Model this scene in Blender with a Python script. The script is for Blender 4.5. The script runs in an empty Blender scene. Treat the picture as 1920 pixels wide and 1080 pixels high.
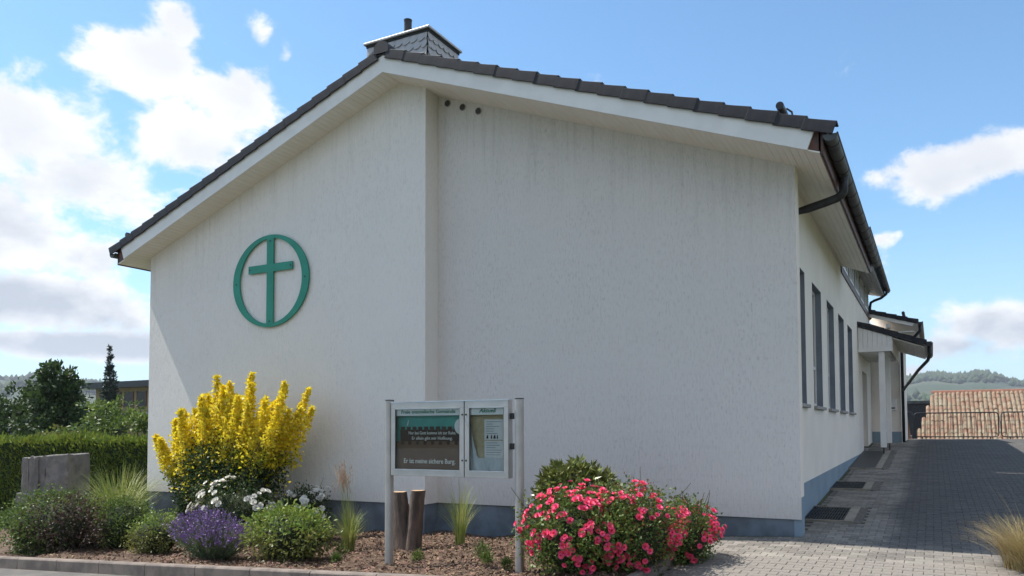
import bpy, math, random
import numpy as np
from mathutils import Matrix, Vector
rnd = random.Random(7)
rng = np.random.default_rng(7)
sc = bpy.context.scene
COL = sc.collection

# ------------------------------------------------------------------ camera
cam_d = bpy.data.cameras.new('camera'); cam = bpy.data.objects.new('camera', cam_d); COL.objects.link(cam)
YAW, PITCH, ROLL = math.radians(-27.4057), .0441, -.0047
fw = Vector((math.sin(YAW), math.cos(YAW), 0)); rt = Vector((math.cos(YAW), -math.sin(YAW), 0)); upv = Vector((0, 0, 1))
Fv = fw*math.cos(PITCH)+upv*math.sin(PITCH); Uv = upv*math.cos(PITCH)-fw*math.sin(PITCH)
Rc = rt*math.cos(ROLL)+Uv*math.sin(ROLL); Uc = Uv*math.cos(ROLL)-rt*math.sin(ROLL)
CAM = Vector((1.63485, -11.21265, 1.485))
cam.matrix_world = Matrix(((Rc.x, Uc.x, -Fv.x, CAM.x), (Rc.y, Uc.y, -Fv.y, CAM.y), (Rc.z, Uc.z, -Fv.z, CAM.z), (0, 0, 0, 1)))
cam_d.sensor_width = 36; cam_d.lens = 1453.6764/1920*36
cam_d.shift_x = -34.9066/1920; cam_d.shift_y = 200.2185/1920
cam_d.clip_start = .1; cam_d.clip_end = 9000
sc.camera = cam

# ------------------------------------------------------------------ light
SUN = Vector((-.62, -.062, 1)).normalized()
EL = math.asin(SUN.z); AZ = math.atan2(SUN.x, SUN.y)
sd = bpy.data.lights.new('sun', 'SUN'); sd.energy = 4.2; sd.angle = math.radians(.5); sd.color = (1, .95, .87)
so = bpy.data.objects.new('sun', sd); COL.objects.link(so)
so.rotation_euler = (-SUN).to_track_quat('-Z', 'Y').to_euler()
sc.view_settings.view_transform = 'Standard'; sc.view_settings.look = 'None'
sc.view_settings.exposure = 0.85; sc.view_settings.gamma = 1
sc.cycles.use_denoising = True
sc.cycles.max_bounces = 7; sc.cycles.diffuse_bounces = 4; sc.cycles.transparent_max_bounces = 12
sc.cycles.volume_bounces = 0

world = bpy.data.worlds.new('World'); sc.world = world; world.use_nodes = True
NT = world.node_tree; NT.nodes.clear()
class G:
    """small node-graph helper"""
    def __init__(s, nt): s.nt = nt
    def n(s, t, **k):
        nd = s.nt.nodes.new(t)
        for a, b in k.items(): setattr(nd, a, b)
        return nd
    def put(s, sock, v):
        if isinstance(v, bpy.types.NodeSocket): s.nt.links.new(v, sock)
        elif v is not None: sock.default_value = v
    def m(s, op, a, b=None, c=None, clamp=False):
        nd = s.n('ShaderNodeMath', operation=op); nd.use_clamp = clamp
        for i, v in enumerate((a, b, c)): s.put(nd.inputs[i], v)
        return nd.outputs[0]
    def vm(s, op, a, b=None, scale=None):
        nd = s.n('ShaderNodeVectorMath', operation=op); s.put(nd.inputs[0], a); s.put(nd.inputs[1], b)
        if scale is not None: s.put(nd.inputs['Scale'], scale)
        return nd.outputs['Value'] if op == 'DOT_PRODUCT' else nd.outputs[0]
    def noise(s, vec, scale, detail=4, rough=.55, dist=0):
        nd = s.n('ShaderNodeTexNoise'); s.put(nd.inputs['Vector'], vec)
        for k, v in (('Scale', scale), ('Detail', detail), ('Roughness', rough), ('Distortion', dist)): nd.inputs[k].default_value = v
        return nd.outputs['Fac']
    def ramp(s, v, a, b, lo=0., hi=1., smooth=True):
        nd = s.n('ShaderNodeMapRange'); nd.interpolation_type = 'SMOOTHSTEP' if smooth else 'LINEAR'
        s.put(nd.inputs[0], v)
        for i, q in enumerate((a, b, lo, hi)): s.put(nd.inputs[i+1], q)
        return nd.outputs[0]
    def mix(s, f, a, b, mode='MIX'):
        nd = s.n('ShaderNodeMix', data_type='RGBA', blend_type=mode); s.put(nd.inputs[0], f)
        for i, v in ((6, a), (7, b)): s.put(nd.inputs[i], (*v, 1) if isinstance(v, tuple) and len(v) == 3 else v)
        return nd.outputs[2]
    def mapping(s, vec, scale=(1, 1, 1), loc=(0, 0, 0), rot=(0, 0, 0)):
        nd = s.n('ShaderNodeMapping'); s.put(nd.inputs[0], vec)
        nd.inputs['Scale'].default_value = scale; nd.inputs['Location'].default_value = loc; nd.inputs['Rotation'].default_value = rot
        return nd.outputs[0]
g = G(NT)
sky = g.n('ShaderNodeTexSky', sky_type='NISHITA'); sky.sun_disc = False
sky.sun_elevation = EL; sky.sun_rotation = AZ; sky.altitude = 300; sky.air_density = 1.0; sky.dust_density = .6; sky.ozone_density = 1.6
tc = g.n('ShaderNodeTexCoord')
D = g.vm('NORMALIZE', tc.outputs['Generated'])
sep = g.n('ShaderNodeSeparateXYZ'); g.put(sep.inputs[0], D)
el = g.m('MULTIPLY', g.m('ARCSINE', sep.outputs[2]), 57.2958)
az = g.m('MULTIPLY', g.m('ARCTAN2', sep.outputs[0], sep.outputs[1]), 57.2958)     # degrees clockwise from +Y
# cumulus: soft lumps (azimuth, elevation, half width, half height in degrees, weight), broken up with noise
LUMPS = [(-54.6, 23.6, 4.6, 2.2, 1.0), (-52.2, 25.8, 1.7, 1.5, .85), (-48.6, 22.4, 3.4, 2.2, .95), (-51, 19.4, 4.0, 2.4, .9), (-56.8, 23.0, 2.4, 1.5, .8),
         (-47, 26.2, 1.0, 1.2, .62), (-45.2, 25.3, .8, 1.0, .55), (-62, 18.4, 5.5, 3.4, 1.0), (-58.5, 15.6, 4.2, 2.4, .9), (-55.5, 14.8, 3.0, 2.0, .8),
         (-63, 12.3, 6, 3.2, 1.0), (-57.4, 11.2, 3.4, 2.2, .8), (-60.5, 8.2, 6.5, 2.0, .95), (-58, 5.4, 9, 1.0, 1.0), (7.2, 16.9, 3.0, 1.6, .95), (-47.5, 15.2, 4, 2.4, .8),
         (0.6, 16.3, 3.2, 1.7, .95), (3.8, 16.9, 3.4, 1.8, .98), (-2.6, 16.4, 1.9, .9, .6), (-3.0, 12.6, 1.6, .5, .5), (3.6, 6.4, 4.2, 1.7, .95), (1.2, 5.2, 4.2, 1.2, .85), (-2, 3.8, 5, .8, .7)]
cloud = None
for a0, e0, sx, sy, w in LUMPS:
    da = g.m('MULTIPLY', g.m('SUBTRACT', az, a0), 1/sx); de = g.m('MULTIPLY', g.m('SUBTRACT', el, e0), 1/sy)
    q = g.m('ADD', g.m('MULTIPLY', da, da), g.m('MULTIPLY', de, de))
    b = g.m('MULTIPLY', g.m('EXPONENT', g.m('MULTIPLY', q, -.75)), w)
    cloud = b if cloud is None else g.m('SMOOTH_MAX', cloud, b, .12)
# further scattered cumulus outside the view, thickened to brighten and whiten ambient light
flat = g.vm('SCALE', D, scale=g.m('DIVIDE', 1., g.m('ADD', g.m('MAXIMUM', sep.outputs[2], 0.), .22)))
away = g.ramp(g.m('ABSOLUTE', g.m('ADD', az, 27.4)), 38, 50)
gen = g.m('MULTIPLY', g.ramp(g.noise(flat, 1.15, 2), .42, .62), g.m('MULTIPLY', away, .95))
cloud = g.m('MAXIMUM', cloud, gen)
dn = g.mapping(D, (1, 1, 1.5))
nz = g.noise(dn, 7.5, 11, .62, .35); nz2 = g.noise(dn, 24, 9, .66, .3)
dens = g.m('ADD', g.m('ADD', cloud, g.m('MULTIPLY', g.m('SUBTRACT', nz, .5), 1.7)), g.m('MULTIPLY', g.m('SUBTRACT', nz2, .5), .75))
mask = g.ramp(dens, .34, .70)
# thin veil near the horizon
thick = g.ramp(g.m('ADD', g.m('MULTIPLY', cloud, .55), g.m('MULTIPLY', g.noise(g.mapping(D, (1, 1, 1.7), (0, 0, .045)), 7, 8, .6), 1.25)), .74, 1.24)
low = g.ramp(el, 20, 7)
shade = g.m('MULTIPLY', thick, g.m('ADD', .42, g.m('MULTIPLY', low, .75)), clamp=True)
ccol = g.mix(shade, (6.1, 6.12, 6.2), (3.1, 3.4, 3.9))
tint = g.mix(1., sky.outputs[0], (.80, 1.06, 1.14), 'MULTIPLY')
base = g.mix(g.ramp(el, 16, -1, 0, .55), tint, (3.6, 4.5, 5.6))
skyc = g.mix(mask, base, ccol)
bg = g.n('ShaderNodeBackground'); g.put(bg.inputs[0], skyc); bg.inputs[1].default_value = .105
wo = g.n('ShaderNodeOutputWorld'); g.put(wo.inputs[0], bg.outputs[0])

# ------------------------------------------------------------------ helpers
class MB:
    def __init__(s): s.v = []; s.f = []
    def add(s, vs, fs):
        o = len(s.v); s.v += [tuple(p) for p in vs]; s.f += [tuple(i+o for i in q) for q in fs]; return s
    def box(s, x0, x1, y0, y1, z0, z1):
        return s.add([(x0, y0, z0), (x1, y0, z0), (x1, y1, z0), (x0, y1, z0), (x0, y0, z1), (x1, y0, z1), (x1, y1, z1), (x0, y1, z1)],
                     [(3, 2, 1, 0), (4, 5, 6, 7), (0, 1, 5, 4), (1, 2, 6, 5), (2, 3, 7, 6), (3, 0, 4, 7)])
    def hexa(s, p):  # 8 corners: bottom ring 4, top ring 4
        return s.add(p, [(3, 2, 1, 0), (4, 5, 6, 7), (0, 1, 5, 4), (1, 2, 6, 5), (2, 3, 7, 6), (3, 0, 4, 7)])
    def prism(s, poly, axis, a, b):
        """polygon in the two other axes, extruded along axis from a to b"""
        def P(q, t): return {'x': (t, q[0], q[1]), 'y': (q[0], t, q[1]), 'z': (q[0], q[1], t)}[axis]
        n = len(poly); vs = [P(q, a) for q in poly]+[P(q, b) for q in poly]
        return s.add(vs, [tuple(range(n))[::-1], tuple(range(n, 2*n))]+[(i, (i+1) % n, n+(i+1) % n, n+i) for i in range(n)])
    def tube(s, pts, r, seg=10, caps=True):
        pts = [Vector(p) for p in pts]; rs = r if isinstance(r, (list, tuple)) else [r]*len(pts)
        o = len(s.v); prev = None
        for i, p in enumerate(pts):
            t = (pts[min(i+1, len(pts)-1)]-pts[max(i-1, 0)]).normalized()
            if prev is None: a = t.orthogonal().normalized()
            else: a = (prev-t*prev.dot(t)).normalized()
            prev = a; b = t.cross(a)
            for k in range(seg):
                an = 2*math.pi*k/seg; s.v.append(tuple(p+(a*math.cos(an)+b*math.sin(an))*rs[i]))
        for i in range(len(pts)-1):
            for k in range(seg):
                k2 = (k+1) % seg; s.f.append((o+i*seg+k, o+i*seg+k2, o+(i+1)*seg+k2, o+(i+1)*seg+k))
        if caps:
            s.f.append(tuple(o+k for k in range(seg))[::-1]); s.f.append(tuple(o+(len(pts)-1)*seg+k for k in range(seg)))
        return s
    def mesh(s, name, smooth=False):
        me = bpy.data.meshes.new(name); me.from_pydata(s.v, [], s.f); me.update()
        if smooth:
            me.polygons.foreach_set('use_smooth', [True]*len(me.polygons))
        return me

def np_mesh(name, V, Fc, smooth=False):
    """V (n,3), Fc (m,k) arrays"""
    me = bpy.data.meshes.new(name); m, k = Fc.shape
    me.vertices.add(len(V)); me.vertices.foreach_set('co', np.asarray(V, np.float32).ravel())
    me.loops.add(m*k); me.loops.foreach_set('vertex_index', np.asarray(Fc, np.int32).ravel())
    me.polygons.add(m); me.polygons.foreach_set('loop_start', np.arange(0, m*k, k, dtype=np.int32))
    me.polygons.foreach_set('loop_total', np.full(m, k, np.int32))
    if smooth: me.polygons.foreach_set('use_smooth', np.ones(m, bool))
    me.update(calc_edges=True); return me

def link(name, me, mat=None, parent=None, loc=None, rot=None, scale=None):
    o = bpy.data.objects.new(name, me); COL.objects.link(o)
    if mat is not None and me is not None and not me.materials: me.materials.append(mat)
    if loc is not None: o.location = loc
    if rot is not None: o.rotation_euler = rot
    if scale is not None: o.scale = scale
    if parent is not None: setpar(o, parent)
    return o
def world_loc(p):
    m = Matrix.Identity(4)
    while p is not None: m = (Matrix.Translation(p.location) @ p.rotation_euler.to_matrix().to_4x4()) @ m if True else m; p = p.parent
    return m
ROOTM = {}
def setpar(o, parent):
    """parts are modelled in world coordinates; keep them there under their parent"""
    o.parent = parent; o.matrix_parent_inverse = ROOTM.get(parent.name, Matrix.Identity(4))
    if parent.type != 'EMPTY': ROOTM[o.name] = Matrix.Identity(4)
def empty(name, loc, label, cat, group=None):
    o = bpy.data.objects.new(name, None); COL.objects.link(o); o.location = loc; o.empty_display_size = .2
    ROOTM[o.name] = Matrix.Translation(-Vector(loc)); tag(o, label, cat, group); return o
def tag(o, label=None, cat=None, group=None, kind=None):
    for k, v in (('label', label), ('category', cat), ('group', group), ('kind', kind)):
        if v: o[k] = v
    return o
def bevel(o, w, seg=2):
    b = o.modifiers.new('bevel', 'BEVEL'); b.width = w; b.segments = seg; b.limit_method = 'ANGLE'; return o

def mat(name, c1, c2=None, scale=6, rough=.7, bump=0, bscale=None, detail=5, metal=0, spec=.4, stretch=(1, 1, 1), lo=.35, hi=.65, island=None, trans=0, extra=None, coat=0):
    """two-tone noise material on object coordinates with optional bump, per-piece tone and leaf translucency"""
    m = bpy.data.materials.new(name); m.use_nodes = True; nt = m.node_tree; nt.nodes.clear(); q = G(nt)
    out = q.n('ShaderNodeOutputMaterial'); p = q.n('ShaderNodeBsdfPrincipled')
    co = q.n('ShaderNodeTexCoord').outputs['Object']; v = q.mapping(co, stretch)
    col = (*c1, 1)
    if c2 is not None:
        f = q.ramp(q.noise(v, scale, detail), lo, hi); col = q.mix(f, c1, c2)
    if island:
        r = q.n('ShaderNodeNewGeometry').outputs['Random Per Island']
        hs = q.n('ShaderNodeHueSaturation'); q.put(hs.inputs['Color'], col)
        q.put(hs.inputs['Value'], q.ramp(r, 0, 1, 1-island, 1+island, False))
        r2 = q.m('FRACT', q.m('MULTIPLY', r, 7.31)); q.put(hs.inputs['Hue'], q.ramp(r2, 0, 1, .5-island*.05, .5+island*.05, False))
        col = hs.outputs[0]
    if extra: col = extra(q, v, co, col)
    q.put(p.inputs['Base Color'], col); p.inputs['Roughness'].default_value = rough; p.inputs['Metallic'].default_value = metal
    p.inputs['Specular IOR Level'].default_value = spec
    if coat: p.inputs['Coat Weight'].default_value = coat
    if bump:
        b = q.n('ShaderNodeBump'); b.inputs['Strength'].default_value = bump; b.inputs['Distance'].default_value = .02
        q.put(b.inputs['Height'], q.noise(v, bscale or scale*4, 4, .6)); q.put(p.inputs['Normal'], b.outputs[0])
    sh = p.outputs[0]
    if trans:
        t = q.n('ShaderNodeBsdfTranslucent'); q.put(t.inputs[0], col); mx = q.n('ShaderNodeMixShader'); mx.inputs[0].default_value = trans
        q.put(mx.inputs[1], sh); q.put(mx.inputs[2], t.outputs[0]); sh = mx.outputs[0]
    q.put(out.inputs[0], sh); return m

def stucco(name, c, dirt, amount, fine=1.0):
    def ex(q, v, co, col):
        sp = q.n('ShaderNodeSeparateXYZ'); q.put(sp.inputs[0], co)
        run = q.noise(q.mapping(co, (1, 1, .05)), 9, 5, .7)
        fleck = q.noise(q.mapping(co, (1, 1, .25)), 38, 3, .6); wear = q.ramp(q.noise(q.mapping(co, (1, 1, .6)), 1.1, 5, .6), .35, .7, .45, 1.)
        pit = q.noise(q.mapping(co, (1, 1, .4)), 36, 1, .5)
        # rain-washed grime in thin runs, strongest high up under the verge
        slope = q.m('SUBTRACT', q.m('SUBTRACT', 7.575, q.m('MULTIPLY', q.m('ABSOLUTE', q.m('SUBTRACT', sp.outputs[0], -6.5455)), .3697)), sp.outputs[2])
        col = q.mix(q.m('MULTIPLY', q.ramp(run, .45, .75), q.ramp(slope, 1.8, .05, .02*amount, .34*amount)), col, dirt)
        col = q.mix(q.ramp(sp.outputs[2], .75, .2, 0, .22*amount), col, (.40, .36, .31))      # splash dirt
        col = q.mix(q.m('MULTIPLY', wear, q.ramp(fleck, .46, .72, 0, .27*amount)), col, dirt)
        return q.mix(q.m('MULTIPLY', wear, q.ramp(pit, .60, .74, 0, .34*amount)), col, dirt)
    m = mat(name, c, tuple(x*.985 for x in c), 1.3, .92, extra=ex, spec=.15)
    nt = m.node_tree; q = G(nt); p = [n for n in nt.nodes if n.type == 'BSDF_PRINCIPLED'][0]
    co = q.n('ShaderNodeTexCoord').outputs['Object']
    h = q.m('ADD', q.m('MULTIPLY', q.noise(q.mapping(co, (1, 1, .2)), 30, 4, .65), 1.0), q.m('MULTIPLY', q.noise(co, 80, 2, .6), .5))
    b = q.n('ShaderNodeBump'); b.inputs['Strength'].default_value = fine; b.inputs['Distance'].default_value = .016
    q.put(b.inputs['Height'], h); q.put(p.inputs['Normal'], b.outputs[0]); return m

M = {}
M['stucco'] = stucco('stucco', (.81, .775, .735), (.37, .36, .35), .6)
M['stucco_aged'] = stucco('stucco_aged', (.685, .655, .63), (.24, .23, .225), .95)
M['render_smooth'] = mat('render_smooth', (.86, .79, .71), (.81, .74, .66), 1.2, .9, .12, 120, spec=.15)
M['plinth'] = mat('plinth', (.165, .20, .24), (.11, .13, .15), 2.5, .8, .1, 60, spec=.25)
M['side_plinth'] = mat('side_plinth', (.24, .315, .375), (.20, .27, .33), 1.5, .8, .1, 60, spec=.25)
M['white_wood'] = mat('white_wood', (.78, .765, .745), (.72, .705, .685), 3, .5, .08, 30, stretch=(1, 1, 1), spec=.4)
M['soffit'] = mat('soffit', (.78, .75, .69), (.73, .69, .62), 3, .6, .05, 30, stretch=(6, .5, 6), island=.03)
M['tile'] = mat('tile', (.020, .020, .025), (.034, .033, .038), 7, .55, .3, 60, island=.25, spec=.25)
M['slate'] = mat('slate', (.30, .285, .28), (.40, .385, .38), 9, .28, .3, 40, island=.25, spec=.8)
M['zinc'] = mat('zinc', (.085, .092, .092), (.05, .055, .057), 4, .5, .05, 40, metal=.3, spec=.3)
M['dark_metal'] = mat('dark_metal', (.025, .026, .03), (.04, .04, .045), 8, .4, 0, metal=.3)
M['copper_brown'] = mat('copper_brown', (.13, .05, .03), (.06, .03, .025), 6, .5, .1, 30)
M['bright_metal'] = mat('bright_metal', (.62, .66, .70), (.52, .56, .60), 6, .35, 0, metal=.7)
M['alu'] = mat('alu', (.50, .49, .475), (.44, .435, .42), 5, .38, 0, metal=.55)
M['alu_post'] = mat('alu_post', (.46, .44, .42), (.40, .385, .365), 5, .42, 0, metal=.5)
M['green_paint'] = mat('green_paint', (.02, .265, .185), (.017, .225, .155), 2.2, .5, .06, 30)
M['frame_white'] = mat('frame_white', (.75, .73, .70), None, rough=.4)
M['reveal'] = mat('reveal', (.20, .225, .27), (.17, .19, .23), 3, .8)
M['sill'] = mat('sill', (.30, .285, .27), (.24, .23, .22), 6, .6, .1, 40)
M['vent'] = mat('vent', (.055, .052, .05), None, rough=.8)
M['black'] = mat('black', (.012, .012, .013), None, rough=.6)
def glass_mat(name, tint, refl=.0, tr=.9):
    m = bpy.data.materials.new(name); m.use_nodes = True; nt = m.node_tree; nt.nodes.clear(); q = G(nt)
    out = q.n('ShaderNodeOutputMaterial'); t = q.n('ShaderNodeBsdfTransparent'); t.inputs[0].default_value = (*tint, 1)
    gl = q.n('ShaderNodeBsdfGlossy'); gl.inputs['Roughness'].default_value = .02; fr = q.n('ShaderNodeFresnel'); fr.inputs[0].default_value = 1.28
    mx = q.n('ShaderNodeMixShader'); q.put(mx.inputs[0], q.m('ADD', fr.outputs[0], refl, clamp=True)); q.put(mx.inputs[1], t.outputs[0]); q.put(mx.inputs[2], gl.outputs[0])
    q.put(out.inputs[0], mx.outputs[0]); return m
M['glass'] = glass_mat('glass', (.93, .95, .95))
M['window_glass'] = mat('window_glass', (.03, .035, .04), None, rough=.05, spec=.6)
M['dim_glass'] = mat('dim_glass', (.025, .03, .035), None, rough=.35, spec=.3)
M['slate_wall'] = mat('slate_wall', (.045, .04, .042), (.075, .06, .055), 5, .7, .6, 14, spec=.2)

# ------------------------------------------------------------------ heights of the site
def zg(x, y):     # road and paving
    z = (.045*x if x < 0 else 0.)
    if y < 0: return z+.037*y
    return z+.06*min(y, 16.5)
def zb(x): return .045*x+.02            # planted bed and kerb top
TAN = .3697; COS = 1/math.sqrt(1+TAN*TAN); SIN = TAN*COS
XR, W, DD, CC = -6.5455, 13.091, .380, 5.996
YF, ZP, DEL = -.864, .222, .18
def zs(x): return 7.575-TAN*abs(x-XR)   # underside of the roof
# ------------------------------------------------------------------ the hall
hall = empty('church_hall', (-6.5, 0, 0), 'long white rendered hall with dark tiled gable roof and blue plinth', 'building')
def part(name, mb, m, parent, smooth=False, bev=0):
    o = link(name, mb.mesh(name, smooth) if isinstance(mb, MB) else mb, M[m] if isinstance(m, str) else m, parent)
    if bev: bevel(o, bev)
    return o
# gable walls: the left half stands .38 m in front of the right half
a = MB().prism([(-W, ZP), (-CC, ZP), (-CC, zs(-CC)+.03), (XR, zs(XR)+.03), (-W, zs(-W)+.03)], 'y', -DD, .28)
fl = part('front_wall', a, 'stucco', hall); fl['label'] = 'projecting left half of the gable wall in off-white render'
a = MB().prism([(-CC+.002, ZP), (0, ZP), (0, zs(0)+.03), (-CC+.002, zs(-CC)+.03)], 'y', 0, .27)
fr = part('front_wall', a, 'stucco_aged', hall); fr['label'] = 'set-back right half of the gable wall in grimy grey render'
part('plinth', MB().box(-W+.03, -CC-.03, -DD+.03, .2, -1.2, ZP), 'plinth', hall)
part('plinth', MB().box(-CC-.028, -.03, .03, .2, -1.2, ZP), 'plinth', hall)
# side wall with five tall window openings
WINY = [(.86, 2.06)]+[(2.95+i*2.1, 4.16+i*2.1) for i in range(4)]
ZT, ZSL, YE, ZL = 4.025, 1.857, 17.0, 5.22
xs0, xs1 = -.48, -DEL
sw = MB(); y0 = .27
def ztop(y): return .60+.0125*y                        # top of the side plinth
for (ya, yb) in WINY:
    sw.box(xs0, xs1, y0, ya, ztop(0), ZL); sw.box(xs0, xs1, ya, yb, ztop(0), ZSL); sw.box(xs0, xs1, ya, yb, ZT, ZL); y0 = yb
DY0, DY1, DZ = 13.5, 15.3, 3.15                          # entrance opening under the canopy
sw.box(xs0, xs1, y0, DY0, ztop(0), ZL); sw.box(xs0, xs1, DY0, DY1, DZ, ZL); sw.box(xs0, xs1, DY1, YE, ztop(0), ZL)
sw.box(xs0, xs1, .27, 7.9, ZL, 5.32)
part('side_wall', sw, 'render_smooth', hall)
pl = MB()
pl.add([(-.176, .27, -.1), (-.176, 13.4, .5), (-.176, 13.4, ztop(13.4)), (-.176, .27, ztop(.27)), (-.3, .27, -.1), (-.3, 13.4, .5), (-.3, 13.4, ztop(13.4)), (-.3, .27, ztop(.27))],
       [(0, 1, 2, 3), (7, 6, 5, 4), (3, 2, 6, 7), (0, 4, 5, 1), (1, 5, 6, 2), (0, 3, 7, 4)])
part('plinth', pl, 'side_plinth', hall)
part('corner_plinth', MB().box(-.1, .004, .028, .274, -.2, .525), 'side_plinth', hall)
part('corner_strip', MB().box(-.1, .003, .004, .272, .525, zs(0)+.02), 'render_smooth', hall)
for (ya, yb) in WINY:
    w = part('window', MB().box(-.325, -.31, ya+.06, yb-.06, ZSL+.08, ZT-.06), 'window_glass', hall)
    fm = MB(); t = .07
    for bx in ((ya, ya+t, ZSL, ZT), (yb-t, yb, ZSL, ZT), (ya+t, yb-t, ZT-t, ZT), (ya+t, yb-t, ZSL, ZSL+t), ((ya+yb)/2-.03, (ya+yb)/2+.03, ZSL+t, ZT-t), (ya+t, (ya+yb)/2-.03, 2.55, 2.61), ((ya+yb)/2+.03, yb-t, 2.55, 2.61)):
        fm.box(-.345, -.285, *bx)
    part('frame', fm, 'frame_white', w)
    rv = MB()
    rv.box(-.285, DEL*-1+.001, yb-.012, yb+.001, ZSL, ZT); rv.box(-.285, -DEL+.001, ya-.001, ya+.012, ZSL, ZT); rv.box(-.285, -DEL+.001, ya+.012, yb-.012, ZT-.012, ZT+.001)
    part('reveal', rv, 'reveal', w)
    part('sill', MB().box(-.30, -DEL+.06, ya-.04, yb+.05, ZSL-.05, ZSL+.004), 'sill', w, bev=.006)
    part('backing', MB().box(-.475, -.43, ya, yb, ZSL, ZT), 'black', w)
# entrance door
dr = part('door', MB().box(-.40, -.37, DY0+.09, DY1-.09, .88, DZ-.09), 'window_glass', hall)
fm = MB()
for bx in ((DY0, DY0+.09, .85, DZ), (DY1-.09, DY1, .85, DZ), (DY0+.09, DY1-.09, DZ-.09, DZ), (DY0+.85, DY0+.95, .85, DZ-.09)): fm.box(-.43, -.34, *bx)
part('frame', fm, 'frame_white', dr)
hd = MB().tube([(-.28, DY0+1.02, 1.35), (-.28, DY0+1.02, 2.25)], .018, 8); hd.tube([(-.37, DY0+1.02, 1.4), (-.28, DY0+1.02, 1.4)], .012, 6); hd.tube([(-.37, DY0+1.02, 2.2), (-.28, DY0+1.02, 2.2)], .012, 6)
part('handle', hd, 'bright_metal', dr)
part('threshold', MB().box(-.45, -.1, DY0-.1, DY1+.1, .6, .86), 'sill', dr)
# three round vents high on the set-back wall, rust runs below two of them
for i, (x, z) in enumerate(((-5.79, 7.20), (-5.48, 7.07), (-5.16, 6.94))):
    v = part('vent', MB().tube([(x, -.012, z), (x, .05, z)], .062, 20), 'sill', hall)
    part('grille', MB().tube([(x, -.018, z), (x, -.013, z)], .05, 20), 'vent', v)

# ---- roof
roofm = MB()
OV = .62                                                     # eaves projection past x = 0
XE, XL2 = .50, -13.59
def slab(x0, x1, t0, t1, ya, yb, mb):
    mb.prism([(x0, zs(x0)+t0), (x1, zs(x1)+t0), (x1, zs(x1)+t1), (x0, zs(x0)+t1)], 'y', ya, yb)
slab(XR, XE-.08, .03, .30, YF+.045, 7.9, roofm); slab(XL2+.08, XR, .03, .30, YF+.045, 17.2, roofm); slab(XR, -1.2, .03, .30, 7.9, 17.2, roofm)
roof = part('roof', roofm, 'copper_brown', hall)
cov = MB(); NT_ = 20; L = (XE-XR)/COS; ex = L/NT_
for sgn in (1, -1):
    for k in range(NT_):
        s0, s1 = k*ex-.02, (k+1)*ex+.02
        x0, x1 = s0*COS, s1*COS
        z0, z1 = 7.575-s0*SIN, 7.575-s1*SIN
        yb = 7.92 if (sgn == 1 and k > 14) else 17.25
        cov.prism([(XR+sgn*x0, z0+.29), (XR+sgn*x1, z1+.29), (XR+sgn*x1, z1+.41), (XR+sgn*x0, z0+.372)], 'y', YF-.02, yb)
rc = part('roof_covering', cov, 'tile', roof); rc['kind'] = 'stuff'
# verge tiles, one by one
tm = MB(); l = ex+.03
def vt(l):
    m = MB()
    m.hexa([(-.01, 0, .222), (l, 0, .240), (l, .028, .240), (-.01, .028, .222), (-.01, 0, .375), (l, 0, .403), (l, .028, .403), (-.01, .028, .375)])
    m.hexa([(-.01, .028, .36), (l, .028, .395), (l, .22, .395), (-.01, .22, .36), (-.01, .028, .38), (l, .028, .418), (l, .22, .418), (-.01, .22, .38)])
    return m
tmesh = vt(ex+.012).mesh('verge_tile'); tmesh.materials.append(M['tile'])
ang = math.atan(TAN)
for sgn in (1, -1):
    for k in range(NT_):
        s0 = k*ex
        mw = Matrix.Translation((XR+sgn*s0*COS, YF-.045+rnd.uniform(-.004, .004), 7.575-s0*SIN)) @ (Matrix.Diagonal((sgn, 1, 1, 1))) @ Matrix.Rotation(ang+rnd.uniform(-.006, .006), 4, 'Y')
        o = link('verge_tile', tmesh, None, roof); o.matrix_basis = mw
        bevel(o, .006, 1)
# ridge tiles
for k in range(46):
    y = YF-.05+k*.39
    pts = []
    pr = []
    for i in range(9):
        t = math.pi*i/8; pr.append((XR+.155*math.cos(t), 7.575+.37+.15*math.sin(t)))
    pr += [(XR-.15, 7.575+.31), (XR+.15, 7.575+.31)]
    m = MB().prism(pr, 'y', y, y+.41)
    o = part('ridge_tile', m, 'tile', roof)
    o.location.z = .012*(k % 2)*0+rnd.uniform(0, .006)
# fascia boards on both rakes
for sgn, xe in ((1, .283), (-1, -13.30)):
    xa, h = XR, .262
    xt = xe+sgn*h*SIN*COS*1.0                                 # end cut square to the slope
    poly = [(xa, zs(xa)), (xe, zs(xe)), (xe+sgn*.10, zs(xe)+.262), (xa, zs(xa)+.31)]
    o = part('fascia_board', MB().prism(poly, 'y', YF, YF+.042), 'white_wood', roof)
# soffit boards running back from the fascia
bw = .1005; nb = int(7.18/COS/bw)
for sgn in (1, -1):
    for k in range(nb):
        s0 = k*bw; xm = XR+sgn*(s0+bw/2)*COS; xo = XR+sgn*(s0+bw)*COS
        if sgn == 1:
            if xo < -CC: ye = -DD
            elif xm < -DEL-.07: ye = 0.
            else: ye = 7.9
        else: ye = -DD if xm > -W else 7.9
        if sgn == 1 and xo > .44 or sgn == -1 and xo < -13.53: continue
        gz = .016
        c0, c1 = s0+.0012, s0+bw-.0012
        def P(s, n): return (XR+sgn*(s*COS+n*SIN), 7.575-s*SIN+n*COS)
        poly = [P(c0, .004), P(c0+.004, 0), P(c1-.004, 0), P(c1, .004), P(c1, .02), P(c0, .02)]
        part('soffit_board', MB().prism(poly, 'y', YF+.043, ye-.0005), 'soffit', roof)
    # dark board behind the gutter
    xg = XE-.055 if sgn == 1 else XL2+.055
    part('eaves_board', MB().box(min(xg, xg+sgn*.03), max(xg, xg+sgn*.03), YF+.05, 7.9, zs(xg)-.01, zs(xg)+.27), 'copper_brown', roof)
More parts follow.
